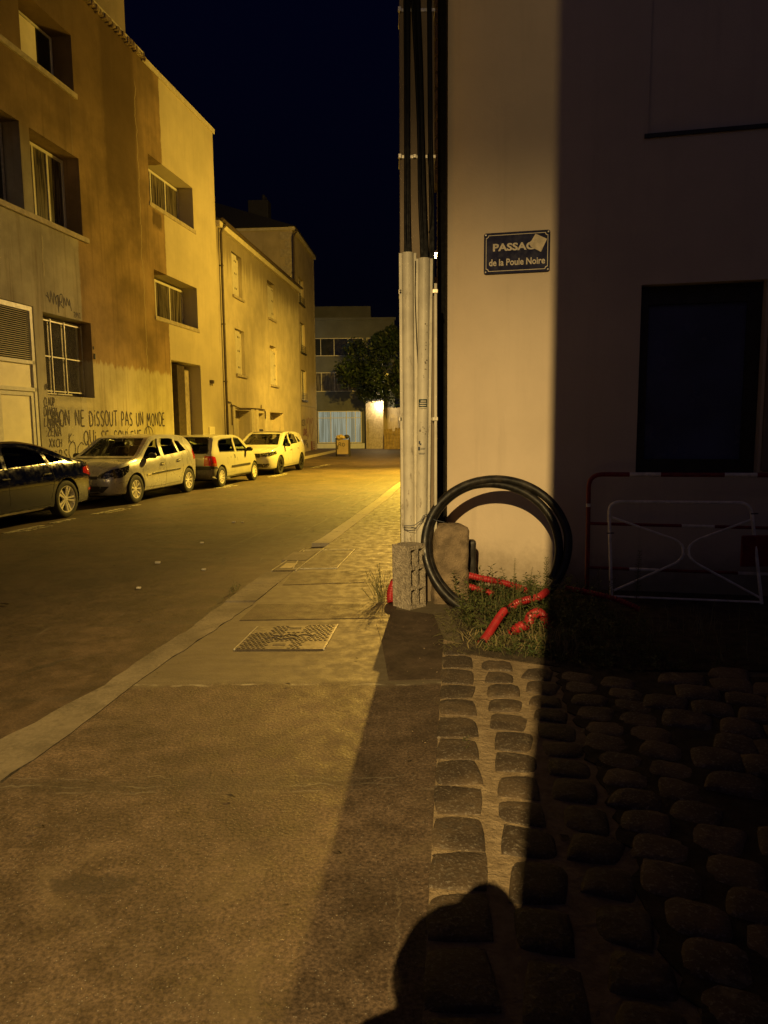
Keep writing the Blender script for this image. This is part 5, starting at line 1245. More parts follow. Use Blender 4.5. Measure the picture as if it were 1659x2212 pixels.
def densify(xs, st=.05):
    out = []
    for a, b in zip(xs, xs[1:]):
        n = max(1, int(math.ceil((b - a) / st))); out += [lerp(a, b, k / n) for k in range(n)]
    return out + [xs[-1]]
def tmp_obj(mb):
    me = bpy.data.meshes.new('t'); me.from_pydata([tuple(v) for v in mb.v], [], mb.f); bm = bmesh.new(); bm.from_mesh(me); bmesh.ops.remove_doubles(bm, verts=bm.verts[:], dist=1e-5); bmesh.ops.recalc_face_normals(bm, faces=bm.faces[:]); bm.to_mesh(me); bm.free()
    o = bpy.data.objects.new('t', me); COL.objects.link(o); return o
CAR_TRIM = dict()
def build_car(S, name, loc, rz, label, paint, wheel, extras, lamp=None):
    t = empty(name, loc, rz, label, 'car', 'cars parked along the kerb')
    L0, L1 = S['bot'][0][0], S['bot'][-1][0]
    xs = densify(sorted(set([L0, L1] + [L0 + k for k in (.012, .03, .06, .10)] + [L1 - k for k in (.012, .03, .06, .10)] + [a for a, _ in S['top'] if L0 <= a <= L1])), .07)
    mb, n = loft(S, xs); outer = tmp_obj(mb); bvh = BVHTree.FromPolygons([Vector(v) for v in mb.v], mb.f)
    cutters = []
    def cut(mb_): o = tmp_obj(mb_); cutters.append(o)
    # cabin
    cx0, cx1 = S['cabin']; cm, _ = loft(S, densify([cx0, cx1], .12), .055, .70); cut(cm)
    for x in (S['fw'], S['rw']):
        r_ = S['wr'] + .045
        for s_ in (-1, 1):
            y0 = s_ * (S['W'] / 2 - .27); y1 = s_ * (S['W'] / 2 + .2); c = MB(); c.cyl((x, y0, S['wr'] + .01), (x, y1, S['wr'] + .01), r_, n=40); cut(c)
            c = MB(); c.box(x - r_ * .93, min(y0, y1), -.2, x + r_ * .93, max(y0, y1), S['wr'] - .06); cut(c)
    for q in S['side_win']:                              # polygon (x,z) through both sides
        for s_ in (-1, 1):
            c = MB(); c.add([(x, s_ * .25, z) for x, z in q] + [(x, s_ * 1.2, z) for x, z in q], [tuple(range(len(q))), tuple(range(len(q), 2 * len(q)))] + [(i, (i + 1) % len(q), len(q) + (i + 1) % len(q), len(q) + i) for i in range(len(q))]); cut(c)
    for q, xa, xb in S['end_win']:                       # polygon (y,z) along x
        c = MB(); c.add([(xa, y, z) for y, z in q] + [(xb, y, z) for y, z in q], [tuple(range(len(q))), tuple(range(len(q), 2 * len(q)))] + [(i, (i + 1) % len(q), len(q) + (i + 1) % len(q), len(q) + i) for i in range(len(q))]); cut(c)
    for c in cutters:
        m_ = outer.modifiers.new('b', 'BOOLEAN'); m_.operation = 'DIFFERENCE'; m_.solver = 'EXACT'; m_.object = c
    me = eval_mesh(outer)
    for c in cutters: bpy.data.objects.remove(c)
    bpy.data.objects.remove(outer)
    me.materials.clear(); me.materials.append(paint); me.polygons.foreach_set('use_smooth', [True] * len(me.polygons)); me.set_sharp_from_angle(angle=R(32)); me.name = 'body'
    body = bpy.data.objects.new('body', me); COL.objects.link(body); body.parent = t
    # glass: inner skin seen through the openings
    gx = densify([cx0 - .02, cx1 + .02], .08)
    for nm, test in (('windscreen', lambda i, k, x: k in TOPK and x > S['split'][1]), ('rear_window', lambda i, k, x: k in TOPK and x < S['split'][0]), ('side_window', 'L'), ('side_window', 'R')):
        g = MB(); rings = [[(x, y, z) for y, z in carsection(S, x, .018)] for x in gx]; m_ = len(rings[0]); TOPK = range(m_ - 6, m_ - 1)
        full = [r_ + [(x, -y, z) for x, y, z in r_[-2::-1]] for r_ in rings]; nn = len(full[0])
        vs = [p for r_ in full for p in r_]; fs = []
        for i in range(len(full) - 1):
            for k in range(nn - 1):
                kk = k if k < m_ - 1 else nn - 2 - k; x = gx[i]
                if kk < 9: continue
                if test == 'L': ok = k < m_ - 1 and kk < m_ - 5 and S['split'][0] - .9 < x
                elif test == 'R': ok = k >= m_ - 1 and kk < m_ - 5
                else: ok = kk >= m_ - 6 and ((nm == 'windscreen' and x > S['split'][1]) or (nm == 'rear_window' and x < S['split'][0]))
                if ok: fs.append((i * nn + k, i * nn + k + 1, (i + 1) * nn + k + 1, (i + 1) * nn + k))
        used = sorted({i for f in fs for i in f}); mp = {a: b for b, a in enumerate(used)}
        g.add([vs[i] for i in used], [tuple(mp[i] for i in f) for f in fs]); g.build(nm, CARGLASS, t, smooth=60)
    if S.get('rear_flat'):
        q, x_ = S['rear_flat']; g = MB(); g.add([(x_ + (z - q[0][1]) * S['rear_slope'], y, z) for y, z in q], [tuple(range(len(q)))]); g.build('rear_window', CARGLASS, t)
    # skin patches: ruled between two polylines in a side / front / rear / top view
    def shoot(view, a, b):
        if view in ('L', 'R'): s_ = 1 if view == 'L' else -1; o, d = Vector((a, s_ * 2, b)), Vector((0, -s_, 0))
        elif view == 'F': o, d = Vector((4, a, b)), Vector((-1, 0, 0))
        elif view == 'B': o, d = Vector((-4, a, b)), Vector((1, 0, 0))
        else: o, d = Vector((a, b, 3)), Vector((0, 0, -1))
        h = bvh.ray_cast(o, d)
        if h[0] is None: return None, -d
        nrm = h[1]; nrm = nrm if nrm.dot(d) < 0 else -nrm
        return h[0], nrm
    def skin(mb_, view, lo, hi, off=.004, back=.006, nu=10, nv=5):
        def poly(P, t_):
            s_ = t_ * (len(P) - 1); i = min(int(s_), len(P) - 2); return (lerp(P[i][0], P[i + 1][0], s_ - i), lerp(P[i][1], P[i + 1][1], s_ - i))
        A_ = []; B_ = []
        for i in range(nu + 1):
            for j in range(nv + 1):
                a = poly(lo, i / nu); b = poly(hi, i / nu); p, nr = shoot(view, lerp(a[0], b[0], j / nv), lerp(a[1], b[1], j / nv))
                if p is None:
                    p = Vector((lerp(a[0], b[0], j / nv), S['W'] / 2 * (1 if view == 'L' else -1), lerp(a[1], b[1], j / nv))) if view in 'LR' else Vector(((L1 if view == 'F' else L0), lerp(a[0], b[0], j / nv), lerp(a[1], b[1], j / nv)))
                A_.append(p + nr * off); B_.append(p - nr * back)
        m_ = nv + 1; N_ = len(A_); fs = []
        for i in range(nu):
            for j in range(nv): fs += [(i * m_ + j, (i + 1) * m_ + j, (i + 1) * m_ + j + 1, i * m_ + j + 1)]
        rim = [i * m_ for i in range(nu + 1)] + [nu * m_ + j for j in range(1, nv + 1)] + [i * m_ + nv for i in range(nu - 1, -1, -1)] + [j for j in range(nv - 1, 0, -1)]
        for a, b in zip(rim, rim[1:] + rim[:1]): fs.append((a, b, N_ + b, N_ + a))
        mb_.add(A_ + B_, fs)
    def strip(mb_, view, pts, w_=.008, off=.0015):
        for a, b in zip(pts, pts[1:]):
            d = Vector((b[0] - a[0], b[1] - a[1])); 
            if d.length < 1e-6: continue
            nn_ = Vector((-d.y, d.x)).normalized() * w_ / 2; k = max(1, int(d.length / .08))
            skin(mb_, view, [(a[0] - nn_.x, a[1] - nn_.y), (b[0] - nn_.x, b[1] - nn_.y)], [(a[0] + nn_.x, a[1] + nn_.y), (b[0] + nn_.x, b[1] + nn_.y)], off, .003, k, 1)
    # wheels
    for x in (S['fw'], S['rw']):
        for s_ in (1, -1):
            w_ = empty('wheel', (x, s_ * (S['W'] / 2 - .115), S['wr']), 0); w_.parent = t; w_.rotation_euler = (0, random.random(), 0)
            r_ = S['wr']; tw = S.get('tw', .10); rr = S['rim']
            Mx = Matrix.Rotation(R(90) * -s_, 4, 'X')
            mb_ = MB(); mb_.lathe([(rr - .01, -tw), (r_ * .90, -tw), (r_, -tw * .72), (r_, tw * .72), (r_ * .975, tw * .9), (r_ * .90, tw), (rr + .012, tw), (rr - .004, tw * .93), (rr - .01, tw * .8)], 40, Mx); mb_.build('tyre', CARTYRE, w_, smooth=40)
            mb_ = MB(); mb_.lathe([(rr - .002, tw * .93), (rr - .018, tw * .90), (rr - .026, tw * .55), (rr - .03, -.05)], 40, Mx)
            nsp = wheel['n']
            for k in range(nsp):
                for q in ((-1, 1) if wheel.get('double') else (0,)):
                    a = 2 * math.pi * k / nsp; sw = wheel['w']; off = q * wheel.get('gap', 0)
                    Ms = Mx @ Matrix.Rotation(a, 4, 'Z')
                    za, zb_ = tw * .60, tw * .86
                    w0 = sw * wheel.get('inner', .7)
                    V = [(.045, off * .5 - w0, za + .012), (.045, off * .5 + w0, za + .012), (rr - .02, off * 1.25 + sw, zb_), (rr - .02, off * 1.25 - sw, zb_)]
                    mb_.add([Ms @ Vector(v) for v in V] + [Ms @ Vector((v[0], v[1], v[2] - .03)) for v in V], [(0, 1, 2, 3), (0, 3, 7, 4), (1, 5, 6, 2), (0, 4, 5, 1), (2, 6, 7, 3)])
            mb_.lathe([(0, tw * .74), (.03, tw * .74), (.055, tw * .68), (.06, tw * .5)], 20, Mx)
            mb_.build('rim', wheel['mat'], w_, smooth=35)
            mb_ = MB(); mb_.lathe([(0, -.02), (rr * .72, -.02), (rr * .72, .01), (0, .01)], 24, Mx); mb_.build('brake_disc', M['dark'], w_, smooth=35)
    # wheel arch liners
    mb_ = MB()
    for x in (S['fw'], S['rw']):
        for s_ in (-1, 1):
            pts = [(x + (S['wr'] + .043) * math.cos(a), S['wr'] + .01 + (S['wr'] + .043) * math.sin(a)) for a in [math.pi * k / 14 for k in range(15)]]
            for (p, q) in zip(pts, pts[1:]): mb_.add([(p[0], s_ * (S['W'] / 2 - .03), p[1]), (q[0], s_ * (S['W'] / 2 - .03), q[1]), (q[0], s_ * (S['W'] / 2 - .45), q[1]), (p[0], s_ * (S['W'] / 2 - .45), p[1])], [(0, 1, 2, 3)])
    mb_.build('arch_liner', M['void'], t)
    MB().box(L0 + .4, -S['W'] / 2 + .22, .17, L1 - .4, S['W'] / 2 - .22, .26).build('underbody', M['void'], t)
    # cabin furniture
    for (x, y) in S['seats']:
        mb_ = MB(); Ms = Matrix.Translation((x, y, .72)) @ Matrix.Rotation(R(-14), 4, 'Y')
        mb_.rbox(-.07, -.23, -.1, .06, .23, S['seat_h'] - .72, .05, Ms, 3); mb_.build('seat', CARSEAT, t, smooth=50)
        mb_ = MB(); mb_.rbox(-.05, -.13, S['seat_h'] - .70, .04, .13, S['seat_h'] - .50, .045, Ms, 3); mb_.build('headrest', CARSEAT, t, smooth=50)
    mb_ = MB(); xd = S['dash']; mb_.rbox(xd - .25, -S['W'] / 2 + .16, .70, xd + .35, S['W'] / 2 - .16, S['dash_z'], .05, None, 2); mb_.build('dashboard', CARSEAT, t, smooth=50)
    mb_ = MB(); Mw = Matrix.Translation((xd - .38, .36, S['dash_z'] - .03)) @ Matrix.Rotation(R(-68), 4, 'Y'); mb_.tube([Mw @ Vector((.18 * math.cos(a), .18 * math.sin(a), 0)) for a in [2 * math.pi * k / 24 for k in range(24)]], .014, 6, closed=True); mb_.box(-.17, -.03, -.01, .17, .03, .01, Mw); mb_.build('steering_wheel', CARSEAT, t)
    mb_ = MB(); mb_.rbox(S['mirror'][0] - .22, -.10, S['roof_z'] - .17, S['mirror'][0] - .19, .10, S['roof_z'] - .11, .01); mb_.build('rear_view_mirror', M['dark'], t)
    # door mirrors
    mx, mz = S['mirror']
    for s_ in (-1, 1):
        y = s_ * (S['W'] / 2 - .06); mb_ = MB(); bm = bmesh.new(); bmesh.ops.create_icosphere(bm, subdivisions=3, radius=1)
        vs = []
        for v in bm.verts:
            c = v.co; e_ = .7
            f_ = lambda q: math.copysign(abs(q) ** e_, q)
            vs.append((mx + f_(c.x) * .062 + .02 * c.z * 0, y + s_ * (.135 + f_(c.y) * .095), mz + f_(c.z) * .062))
        bm.verts.index_update(); mb_.add(vs, [tuple(v.index for v in f.verts) for f in bm.faces]); bm.free()
        mb_.tube([(mx + .03, y - s_ * .04, mz - .06), (mx + .02, y + s_ * .07, mz - .03)], [.035, .02], 8)
        mb_.build('door_mirror', S.get('mirror_mat', M['dark']), t, smooth=60)
    extras(t, S, skin, strip)
    return t
CARGLASS = (lambda: None)
def carglass():
    m = bpy.data.materials.new('car_glass'); m.use_nodes = True; n = m.node_tree.nodes; l = m.node_tree.links; n.clear()
    out = n.new('ShaderNodeOutputMaterial'); tr = n.new('ShaderNodeBsdfTransparent'); gl_ = n.new('ShaderNodeBsdfGlossy'); mx = n.new('ShaderNodeMixShader'); fr = n.new('ShaderNodeFresnel')
    tr.inputs[0].default_value = (.55, .60, .56, 1); gl_.inputs['Roughness'].default_value = .015; gl_.inputs[0].default_value = (1, 1, 1, 1); fr.inputs[0].default_value = 1.5
    l.new(fr.outputs[0], mx.inputs[0]); l.new(tr.outputs[0], mx.inputs[1]); l.new(gl_.outputs[0], mx.inputs[2]); l.new(mx.outputs[0], out.inputs[0]); return m
CARGLASS = carglass()
CARTYRE = simple('tyre_rubber', (.018, .017, .016), .75, .25, 20, .3)
CARSEAT = simple('seat_fabric', (.020, .018, .017), .85, .2, 20, .2)
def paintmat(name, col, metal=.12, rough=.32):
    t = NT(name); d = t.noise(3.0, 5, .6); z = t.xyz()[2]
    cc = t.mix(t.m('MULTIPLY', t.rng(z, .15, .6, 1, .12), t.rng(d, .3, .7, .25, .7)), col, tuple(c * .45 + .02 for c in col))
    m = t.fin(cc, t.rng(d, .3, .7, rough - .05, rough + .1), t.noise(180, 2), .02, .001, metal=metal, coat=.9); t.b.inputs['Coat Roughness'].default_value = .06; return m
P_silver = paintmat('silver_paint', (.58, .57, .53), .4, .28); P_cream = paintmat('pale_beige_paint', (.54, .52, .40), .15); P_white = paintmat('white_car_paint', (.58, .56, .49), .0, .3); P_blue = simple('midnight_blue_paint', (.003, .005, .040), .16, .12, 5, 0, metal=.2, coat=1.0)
P_blackgloss = paintmat('gloss_black', (.01, .01, .01), 0, .25)
TRIM = simple('bumper_plastic', (.030, .028, .026), .55, .2, 14, .15); GREYTRIM = simple('grey_bumper_plastic', (.16, .15, .135), .6, .2, 14, .15)
CHROME = simple('chrome', (.75, .74, .70), .12, .05, 9, 0, metal=1.0); ALLOY = simple('alloy_rim', (.82, .78, .68), .35, .1, 12, .05, metal=.1); DARKALLOY = simple('dark_alloy', (.04, .038, .035), .4, .1, 12, .05, metal=.4)
LENS = (lambda t: t.fin(t.mix(t.rng(t.voro(22), .1, .5), (.5, .48, .42), (.03, .03, .03)), .08, t.voro(30), .5, .01, metal=.5, coat=1.0))(NT('headlamp_lens'))
REDLENS = simple('tail_lamp_red', (.50, .018, .012), .15, .2, 20, .1, coat=.8)
AMBER = simple('amber_lens', (.45, .14, .02), .2, .1, 20, .1, coat=.8)
BADGE = CHROME

# ---- silver five-door hatchback, facing the camera
S1 = dict(W=1.72, wr=.312, rim=.205, fw=1.245, rw=-1.330, roof_z=1.49,
  top=[(-2.0, .80), (-1.985, .93), (-1.93, 1.02), (-1.80, 1.16), (-1.62, 1.34), (-1.42, 1.435), (-.9, 1.485), (-.25, 1.495), (.20, 1.445), (.55, 1.275), (.92, 1.075), (1.14, .985), (1.5, .93), (1.78, .835), (1.90, .74), (1.97, .62), (1.99, .52)],
  bot=[(-2.0, .42), (-1.95, .30), (-1.7, .22), (1.6, .20), (1.9, .22), (1.99, .30)],
  wid=[(-2.0, .55), (-1.97, .68), (-1.90, .76), (-1.7, .83), (-1.2, .86), (1.2, .86), (1.6, .82), (1.8, .74), (1.92, .62), (1.99, .44)],
  belt=[(-2.0, .93), (-1.4, 1.01), (-.5, .955), (.8, .90), (1.4, .83), (1.99, .55)], cabin=(-1.55, .95),
  side_win=[[(.02, .985), (.86, .955), (.82, .985), (.52, 1.17), (.22, 1.33), (.0, 1.38), (-.07, 1.385)], [(-.86, 1.03), (-.13, .99), (-.20, 1.39), (-.62, 1.385), (-.80, 1.36)], [(-1.30, 1.075), (-.93, 1.04), (-.90, 1.33), (-1.10, 1.30)]],
  end_win=[([(-.66, 1.02), (.66, 1.02), (.53, 1.40), (-.53, 1.40)], .10, 1.6), ([(-.52, 1.06), (.52, 1.06), (.44, 1.36), (-.44, 1.36)], -2.3, -1.3)],
  split=(-1.35, .12), seats=[(-.05, .36), (-.05, -.36), (-.95, .36), (-.95, -.36)], seat_h=1.20, dash=.85, dash_z=.95, mirror=(.66, 1.015))
def x_silver(t, S, skin, strip):
    mb = MB()
    for s_ in (1, -1): skin(mb, 'F', [(s_ * .36, .60), (s_ * .56, .58), (s_ * .76, .66)], [(s_ * .38, .66), (s_ * .60, .76), (s_ * .74, .80)], .006, .01, 8, 5)
    for s_, v in ((1, 'L'), (-1, 'R')): skin(mb, v, [(1.50, .72), (1.70, .60), (1.86, .58)], [(1.44, .845), (1.66, .80), (1.84, .70)], .006, .012, 8, 5)
    mb.build('headlight', LENS, t, smooth=50)
    mb = MB(); skin(mb, 'F', [(-.48, .30), (-.3, .26), (.3, .26), (.48, .30)], [(-.60, .42), (-.3, .43), (.3, .43), (.60, .42)], .005, .02, 14, 3); mb.build('air_intake', TRIM, t, smooth=50)
    mb = MB(); skin(mb, 'F', [(-.36, .57), (.36, .57)], [(-.36, .635), (.36, .635)], .006, .02, 10, 2); mb.build('grille', TRIM, t, smooth=50)
    mb = MB(); skin(mb, 'F', [(-.24, .46), (.24, .46)], [(-.24, .55), (.24, .55)], .012, .01, 6, 1); mb.build('number_plate', M['panel'], t)
    for v in 'LR':
        mb = MB()
        skin(mb, v, [(.78, .575), (-.10, .605)], [(.80, .61), (-.10, .645)], .014, .006, 12, 2); skin(mb, v, [(-.14, .605), (-.83, .625)], [(-.14, .645), (-.82, .655)], .014, .006, 12, 2)
        tr_ = mb.build('side_moulding', TRIM, t, smooth=50); mb = MB(); skin(mb, v, [(.80, .578), (.62, .586)], [(.80, .608), (.62, .616)], .018, .0, 4, 1); mb.build('badge', CHROME, tr_)
        mb = MB(); strip(mb, v, [(.93, .93), (.95, .70), (.85, .32), (-.10, .31)]); strip(mb, v, [(-.13, .99), (-.12, .70), (-.09, .32)]); strip(mb, v, [(-.10, .32), (-.85, .33), (-1.02, .62), (-.98, .9), (-.95, 1.04)]); strip(mb, v, [(1.52, .52), (1.95, .46)])
        strip(mb, v, [(.93, .92), (1.30, .88)]); mb.build('door_seam', TRIM, t)
        for (x, z) in ((.16, .815), (-.66, .86)):
            mb = MB(); skin(mb, v, [(x - .02, z - .05), (x - .17, z - .045)], [(x - .02, z + .015), (x - .17, z + .02)], .0015, .002, 4, 2); s_ = 1 if v == 'L' else -1; y = s_ * (S['W'] / 2); mb.rbox(x - .18, min(y - s_ * .018, y + s_ * .022), z - .028, x - .01, max(y - s_ * .018, y + s_ * .022), z - .002, .008); mb.build('door_handle', TRIM if False else CHROME, t)
        mb = MB(); skin(mb, v, [(-1.86, .86), (-1.66, .83)], [(-1.80, 1.10), (-1.66, 1.02)], .006, .01, 6, 5); mb.build('tail_light', REDLENS, t, smooth=50)
    mb = MB(); strip(mb, 'T', [(1.10, -.68), (1.16, -.3), (1.18, 0), (1.16, .3), (1.10, .68)], .05, .004); mb.build('wiper', TRIM, t)
    mb = MB(); mb.tube([(.15, 0, 1.47), (.05, 0, 1.60), (-.12, 0, 1.72)], .004, 5); mb.build('aerial', TRIM, t)
spoke_hub = dict(n=9, w=.022, mat=ALLOY, inner=.35)
def place(S, px, py, side, facing, a=10.43, yaw=0.0):      # (px,py): ground point under the outer face of the given wheel
    rz = math.atan2(-math.cos(R(a + yaw)), -math.sin(R(a + yaw))) if facing == 'near' else math.atan2(math.cos(R(a + yaw)), math.sin(R(a + yaw)))
    xw = S['fw'] if side == 'front' else S['rw']; yw = (S['W'] / 2 - .02) * (1 if facing == 'near' else -1)
    c, s_ = math.cos(rz), math.sin(rz); return (px - (xw * c - yw * s_), py - (xw * s_ + yw * c), -.10), rz
loc, rz = place(S1, -5.40, 15.63, 'front', 'near')
build_car(S1, 'parked_car', loc, rz, 'silver five-door hatchback facing the camera between the dark saloon and the small beige car', P_silver, spoke_hub, x_silver)

# ---- dark blue saloon, rear half in view
S2 = dict(W=1.87, wr=.345, rim=.252, fw=1.46, rw=-1.45, roof_z=1.46, tum=.46,
  top=[(-2.46, .72), (-2.445, .90), (-2.38, .985), (-2.2, 1.02), (-1.95, 1.055), (-1.62, 1.15), (-1.2, 1.30), (-.8, 1.40), (-.3, 1.455), (.1, 1.445), (.55, 1.32), (.95, 1.13), (1.25, 1.0), (1.8, .92), (2.2, .80), (2.4, .64), (2.45, .5)],
  bot=[(-2.46, .42), (-2.4, .26), (-2.1, .20), (2.1, .19), (2.4, .24), (2.45, .32)],
  wid=[(-2.46, .62), (-2.42, .76), (-2.3, .84), (-2.0, .90), (-1.4, .935), (1.4, .935), (1.9, .90), (2.2, .80), (2.38, .62), (2.45, .45)],
  belt=[(-2.46, .90), (-2.0, .98), (-1.2, .985), (.5, .95), (1.2, .90), (1.8, .82), (2.45, .55)], cabin=(-1.72, 1.1),
  side_win=[[(.15, .995), (1.0, .96), (.95, .99), (.55, 1.20), (.20, 1.33), (.06, 1.345)], [(-.98, 1.025), (.06, .995), (-.02, 1.345), (-.35, 1.34), (-.72, 1.27), (-.92, 1.20)], [(-1.50, 1.055), (-1.06, 1.03), (-1.0, 1.20), (-1.15, 1.165)]],
  end_win=[([(-.70, 1.03), (.70, 1.03), (.54, 1.39), (-.54, 1.39)], .15, 1.7), ([(-.62, 1.13), (.62, 1.13), (.50, 1.37), (-.50, 1.37)], -2.3, -.85)],
  split=(-.85, .15), seats=[(.0, .38), (.0, -.38), (-1.0, .38), (-1.0, -.38)], seat_h=1.16, dash=1.0, dash_z=.96, mirror=(.78, 1.04), mirror_mat=P_blue)
def x_blue(t, S, skin, strip):
    for v in 'LR':
        mb = MB(); strip(mb, v, [(1.05, .950), (.5, .975), (-.5, 1.005), (-1.1, 1.025), (-1.55, 1.045)], .018, .005); strip(mb, v, [(-1.55, 1.045), (-1.2, 1.165), (-.95, 1.235), (-.6, 1.325), (-.3, 1.365), (.08, 1.365)], .014, .005); mb.build('window_trim', CHROME, t, smooth=50)
        mb = MB(); strip(mb, v, [(.08, .98), (.10, .6), (.08, .3)]); strip(mb, v, [(-1.02, 1.02), (-1.10, .75), (-.98, .4), (-.95, .3), (.08, .29)]); strip(mb, v, [(-1.55, .99), (-1.9, .99), (-2.38, .90)], .006); mb.build('door_seam', M['void'], t)
        mb = MB(); skin(mb, v, [(1.0, .245), (-1.0, .235)], [(1.0, .275), (-1.0, .265)], .012, .004, 24, 1); mb.build('sill_trim', CHROME, t, smooth=50)
        for (x, z) in ((.28, .845), (-.78, .865)):
            s_ = 1 if v == 'L' else -1; y = s_ * S['W'] / 2; mb = MB(); mb.rbox(x - .20, min(y - s_ * .012, y + s_ * .026), z - .03, x, max(y - s_ * .012, y + s_ * .026), z - .004, .008); mb.build('door_handle', P_blue, t)
        mb = MB(); skin(mb, v, [(-2.36, .72), (-2.02, .80)], [(-2.34, .93), (-2.04, .90)], .005, .01, 6, 4); mb.build('tail_light', REDLENS, t, smooth=50)
        mb = MB(); skin(mb, v, [(-2.40, .46), (-2.2, .45)], [(-2.40, .50), (-2.2, .49)], .006, .004, 4, 1); mb.build('reflector', REDLENS, t)
    mb = MB(); strip(mb, 'B', [(-.8, .33), (.8, .33)], .06, .004); mb.build('rear_valance', TRIM, t)
loc, rz = place(S2, -5.86, 13.22, 'rear', 'near')
build_car(S2, 'parked_car', loc, rz, 'dark blue saloon cut off by the left edge of the photo', P_blue, dict(n=5, w=.020, mat=ALLOY, double=True, gap=.032, inner=.6), x_blue)

# ---- small three-door car seen from behind
S3 = dict(W=1.64, wr=.285, rim=.185, fw=1.24, rw=-1.25, roof_z=1.43, tum=.30, wb=.965,
  top=[(-1.76, .62), (-1.755, .80), (-1.72, .92), (-1.60, 1.16), (-1.50, 1.33), (-1.42, 1.395), (-.9, 1.435), (-.1, 1.435), (.35, 1.37), (.75, 1.15), (1.05, .985), (1.35, .90), (1.60, .78), (1.72, .62), (1.745, .52)],
  bot=[(-1.76, .40), (-1.72, .30), (-1.5, .22), (1.5, .20), (1.7, .24), (1.745, .34)],
  wid=[(-1.76, .66), (-1.73, .72), (-1.65, .765), (-1.4, .80), (-1.0, .82), (1.1, .82), (1.45, .78), (1.62, .68), (1.72, .52), (1.745, .40)],
  belt=[(-1.76, .82), (-1.3, .915), (.4, .89), (1.1, .85), (1.745, .58)], cabin=(-1.55, .95),
  side_win=[[(-.12, .945), (.80, .93), (.76, .96), (.45, 1.17), (.22, 1.31), (-.12, 1.335)], [(-1.30, .965), (-.26, .945), (-.24, 1.325), (-1.0, 1.31), (-1.18, 1.27), (-1.28, 1.15)]],
  end_win=[([(-.64, .99), (.64, .99), (.54, 1.34), (-.54, 1.34)], .10, 1.5), ([(-.58, .955), (.58, .955), (.62, 1.0), (.52, 1.34), (-.52, 1.34), (-.62, 1.0)], -2.1, -1.38)],
  split=(-1.38, .1), seats=[(.0, .34), (.0, -.34), (-1.0, .33), (-1.0, -.33)], seat_h=1.16, dash=.85, dash_z=.93, mirror=(.62, .985))
def x_small(t, S, skin, strip):
    mb = MB(); skin(mb, 'B', [(-.70, .25), (.70, .25)], [(-.72, .50), (.72, .50)], .012, .01, 14, 5)
    for v in 'LR': skin(mb, v, [(-1.73, .27), (-1.56, .25)], [(-1.73, .52), (-1.58, .52)], .012, .01, 5, 4)
    mb.build('rear_bumper', GREYTRIM, t, smooth=50)
    mb = MB(); skin(mb, 'B', [(-.70, .50), (.70, .50)], [(-.70, .60), (.70, .60)], .016, .01, 14, 3)
    for v in 'LR': skin(mb, v, [(-1.74, .52), (-1.50, .52)], [(-1.74, .60), (-1.54, .58)], .014, .01, 5, 2)
    mb.build('bumper_strip', TRIM, t, smooth=50)
    for v in 'LR':
        s_ = 1 if v == 'L' else -1
        mb = MB(); skin(mb, v, [(-1.745, .60), (-1.55, .60)], [(-1.70, .87), (-1.58, .84)], .008, .012, 6, 6); skin(mb, 'B', [(s_ * .50, .61), (s_ * .72, .61)], [(s_ * .53, .87), (s_ * .70, .87)], .008, .012, 5, 6)
        tl = mb.build('tail_light', REDLENS, t, smooth=50); mb = MB(); skin(mb, v, [(-1.73, .62), (-1.57, .62)], [(-1.73, .67), (-1.565, .67)], .011, .0, 5, 2); mb.build('indicator', AMBER, tl)
        mb = MB(); skin(mb, v, [(.83, .515), (-.60, .505)], [(.82, .575), (-.60, .565)], .014, .004, 16, 2); mb.build('side_moulding', TRIM, t, smooth=50)
        mb = MB(); skin(mb, v, [(.92, .21), (-.92, .21)], [(.92, .29), (-.92, .29)], .006, .004, 16, 2); mb.build('sill_trim', TRIM, t, smooth=50)
        mb = MB(); strip(mb, v, [(.90, .90), (.92, .6), (.85, .31), (-.30, .30), (-.37, .45), (-.38, .9)]); strip(mb, v, [(-.35, .38), (-.9, .38)], .006)
        for k in range(12): a, b = 2 * math.pi * k / 12, 2 * math.pi * (k + 1) / 12; strip(mb, v, [(-.85 + .07 * math.cos(a), .72 + .085 * math.sin(a)), (-.85 + .07 * math.cos(b), .72 + .085 * math.sin(b))], .006)
        mb.build('door_seam', GREYTRIM, t)
        mb = MB(); skin(mb, v, [(-.335, .76), (-.30, .77)], [(-.335, .87), (-.30, .86)], .008, .004, 3, 4); mb.build('door_handle', TRIM, t)
        mb = MB()
        for w_ in S['side_win']:
            strip(mb, v, w_ + [w_[0]], .022, .002)
        mb.build('window_seal', TRIM, t)
    mb = MB(); strip(mb, 'B', [(-.59, .94), (.59, .94), (.54, 1.355), (-.54, 1.355), (-.59, .94)], .03, .004); mb.build('rear_window_seal', P_blackgloss, t)
    mb = MB(); mb.tube([(-1.78, .0, .97), (-1.74, -.25, 1.0), (-1.73, -.42, 1.01)], .008, 5); mb.build('wiper', TRIM, t)
    mb = MB(); skin(mb, 'B', [(-.24, .64), (.24, .64)], [(-.24, .76), (.24, .76)], .010, .004, 6, 2); mb.build('number_plate', M['paper'], t)
loc, rz = place(S3, -4.42, 19.62, 'rear', 'far')
build_car(S3, 'parked_car', loc, rz, 'small beige three-door car seen from behind with grey bumper and red tail lamps', P_cream, dict(n=10, w=.014, mat=ALLOY, inner=.6), x_small)

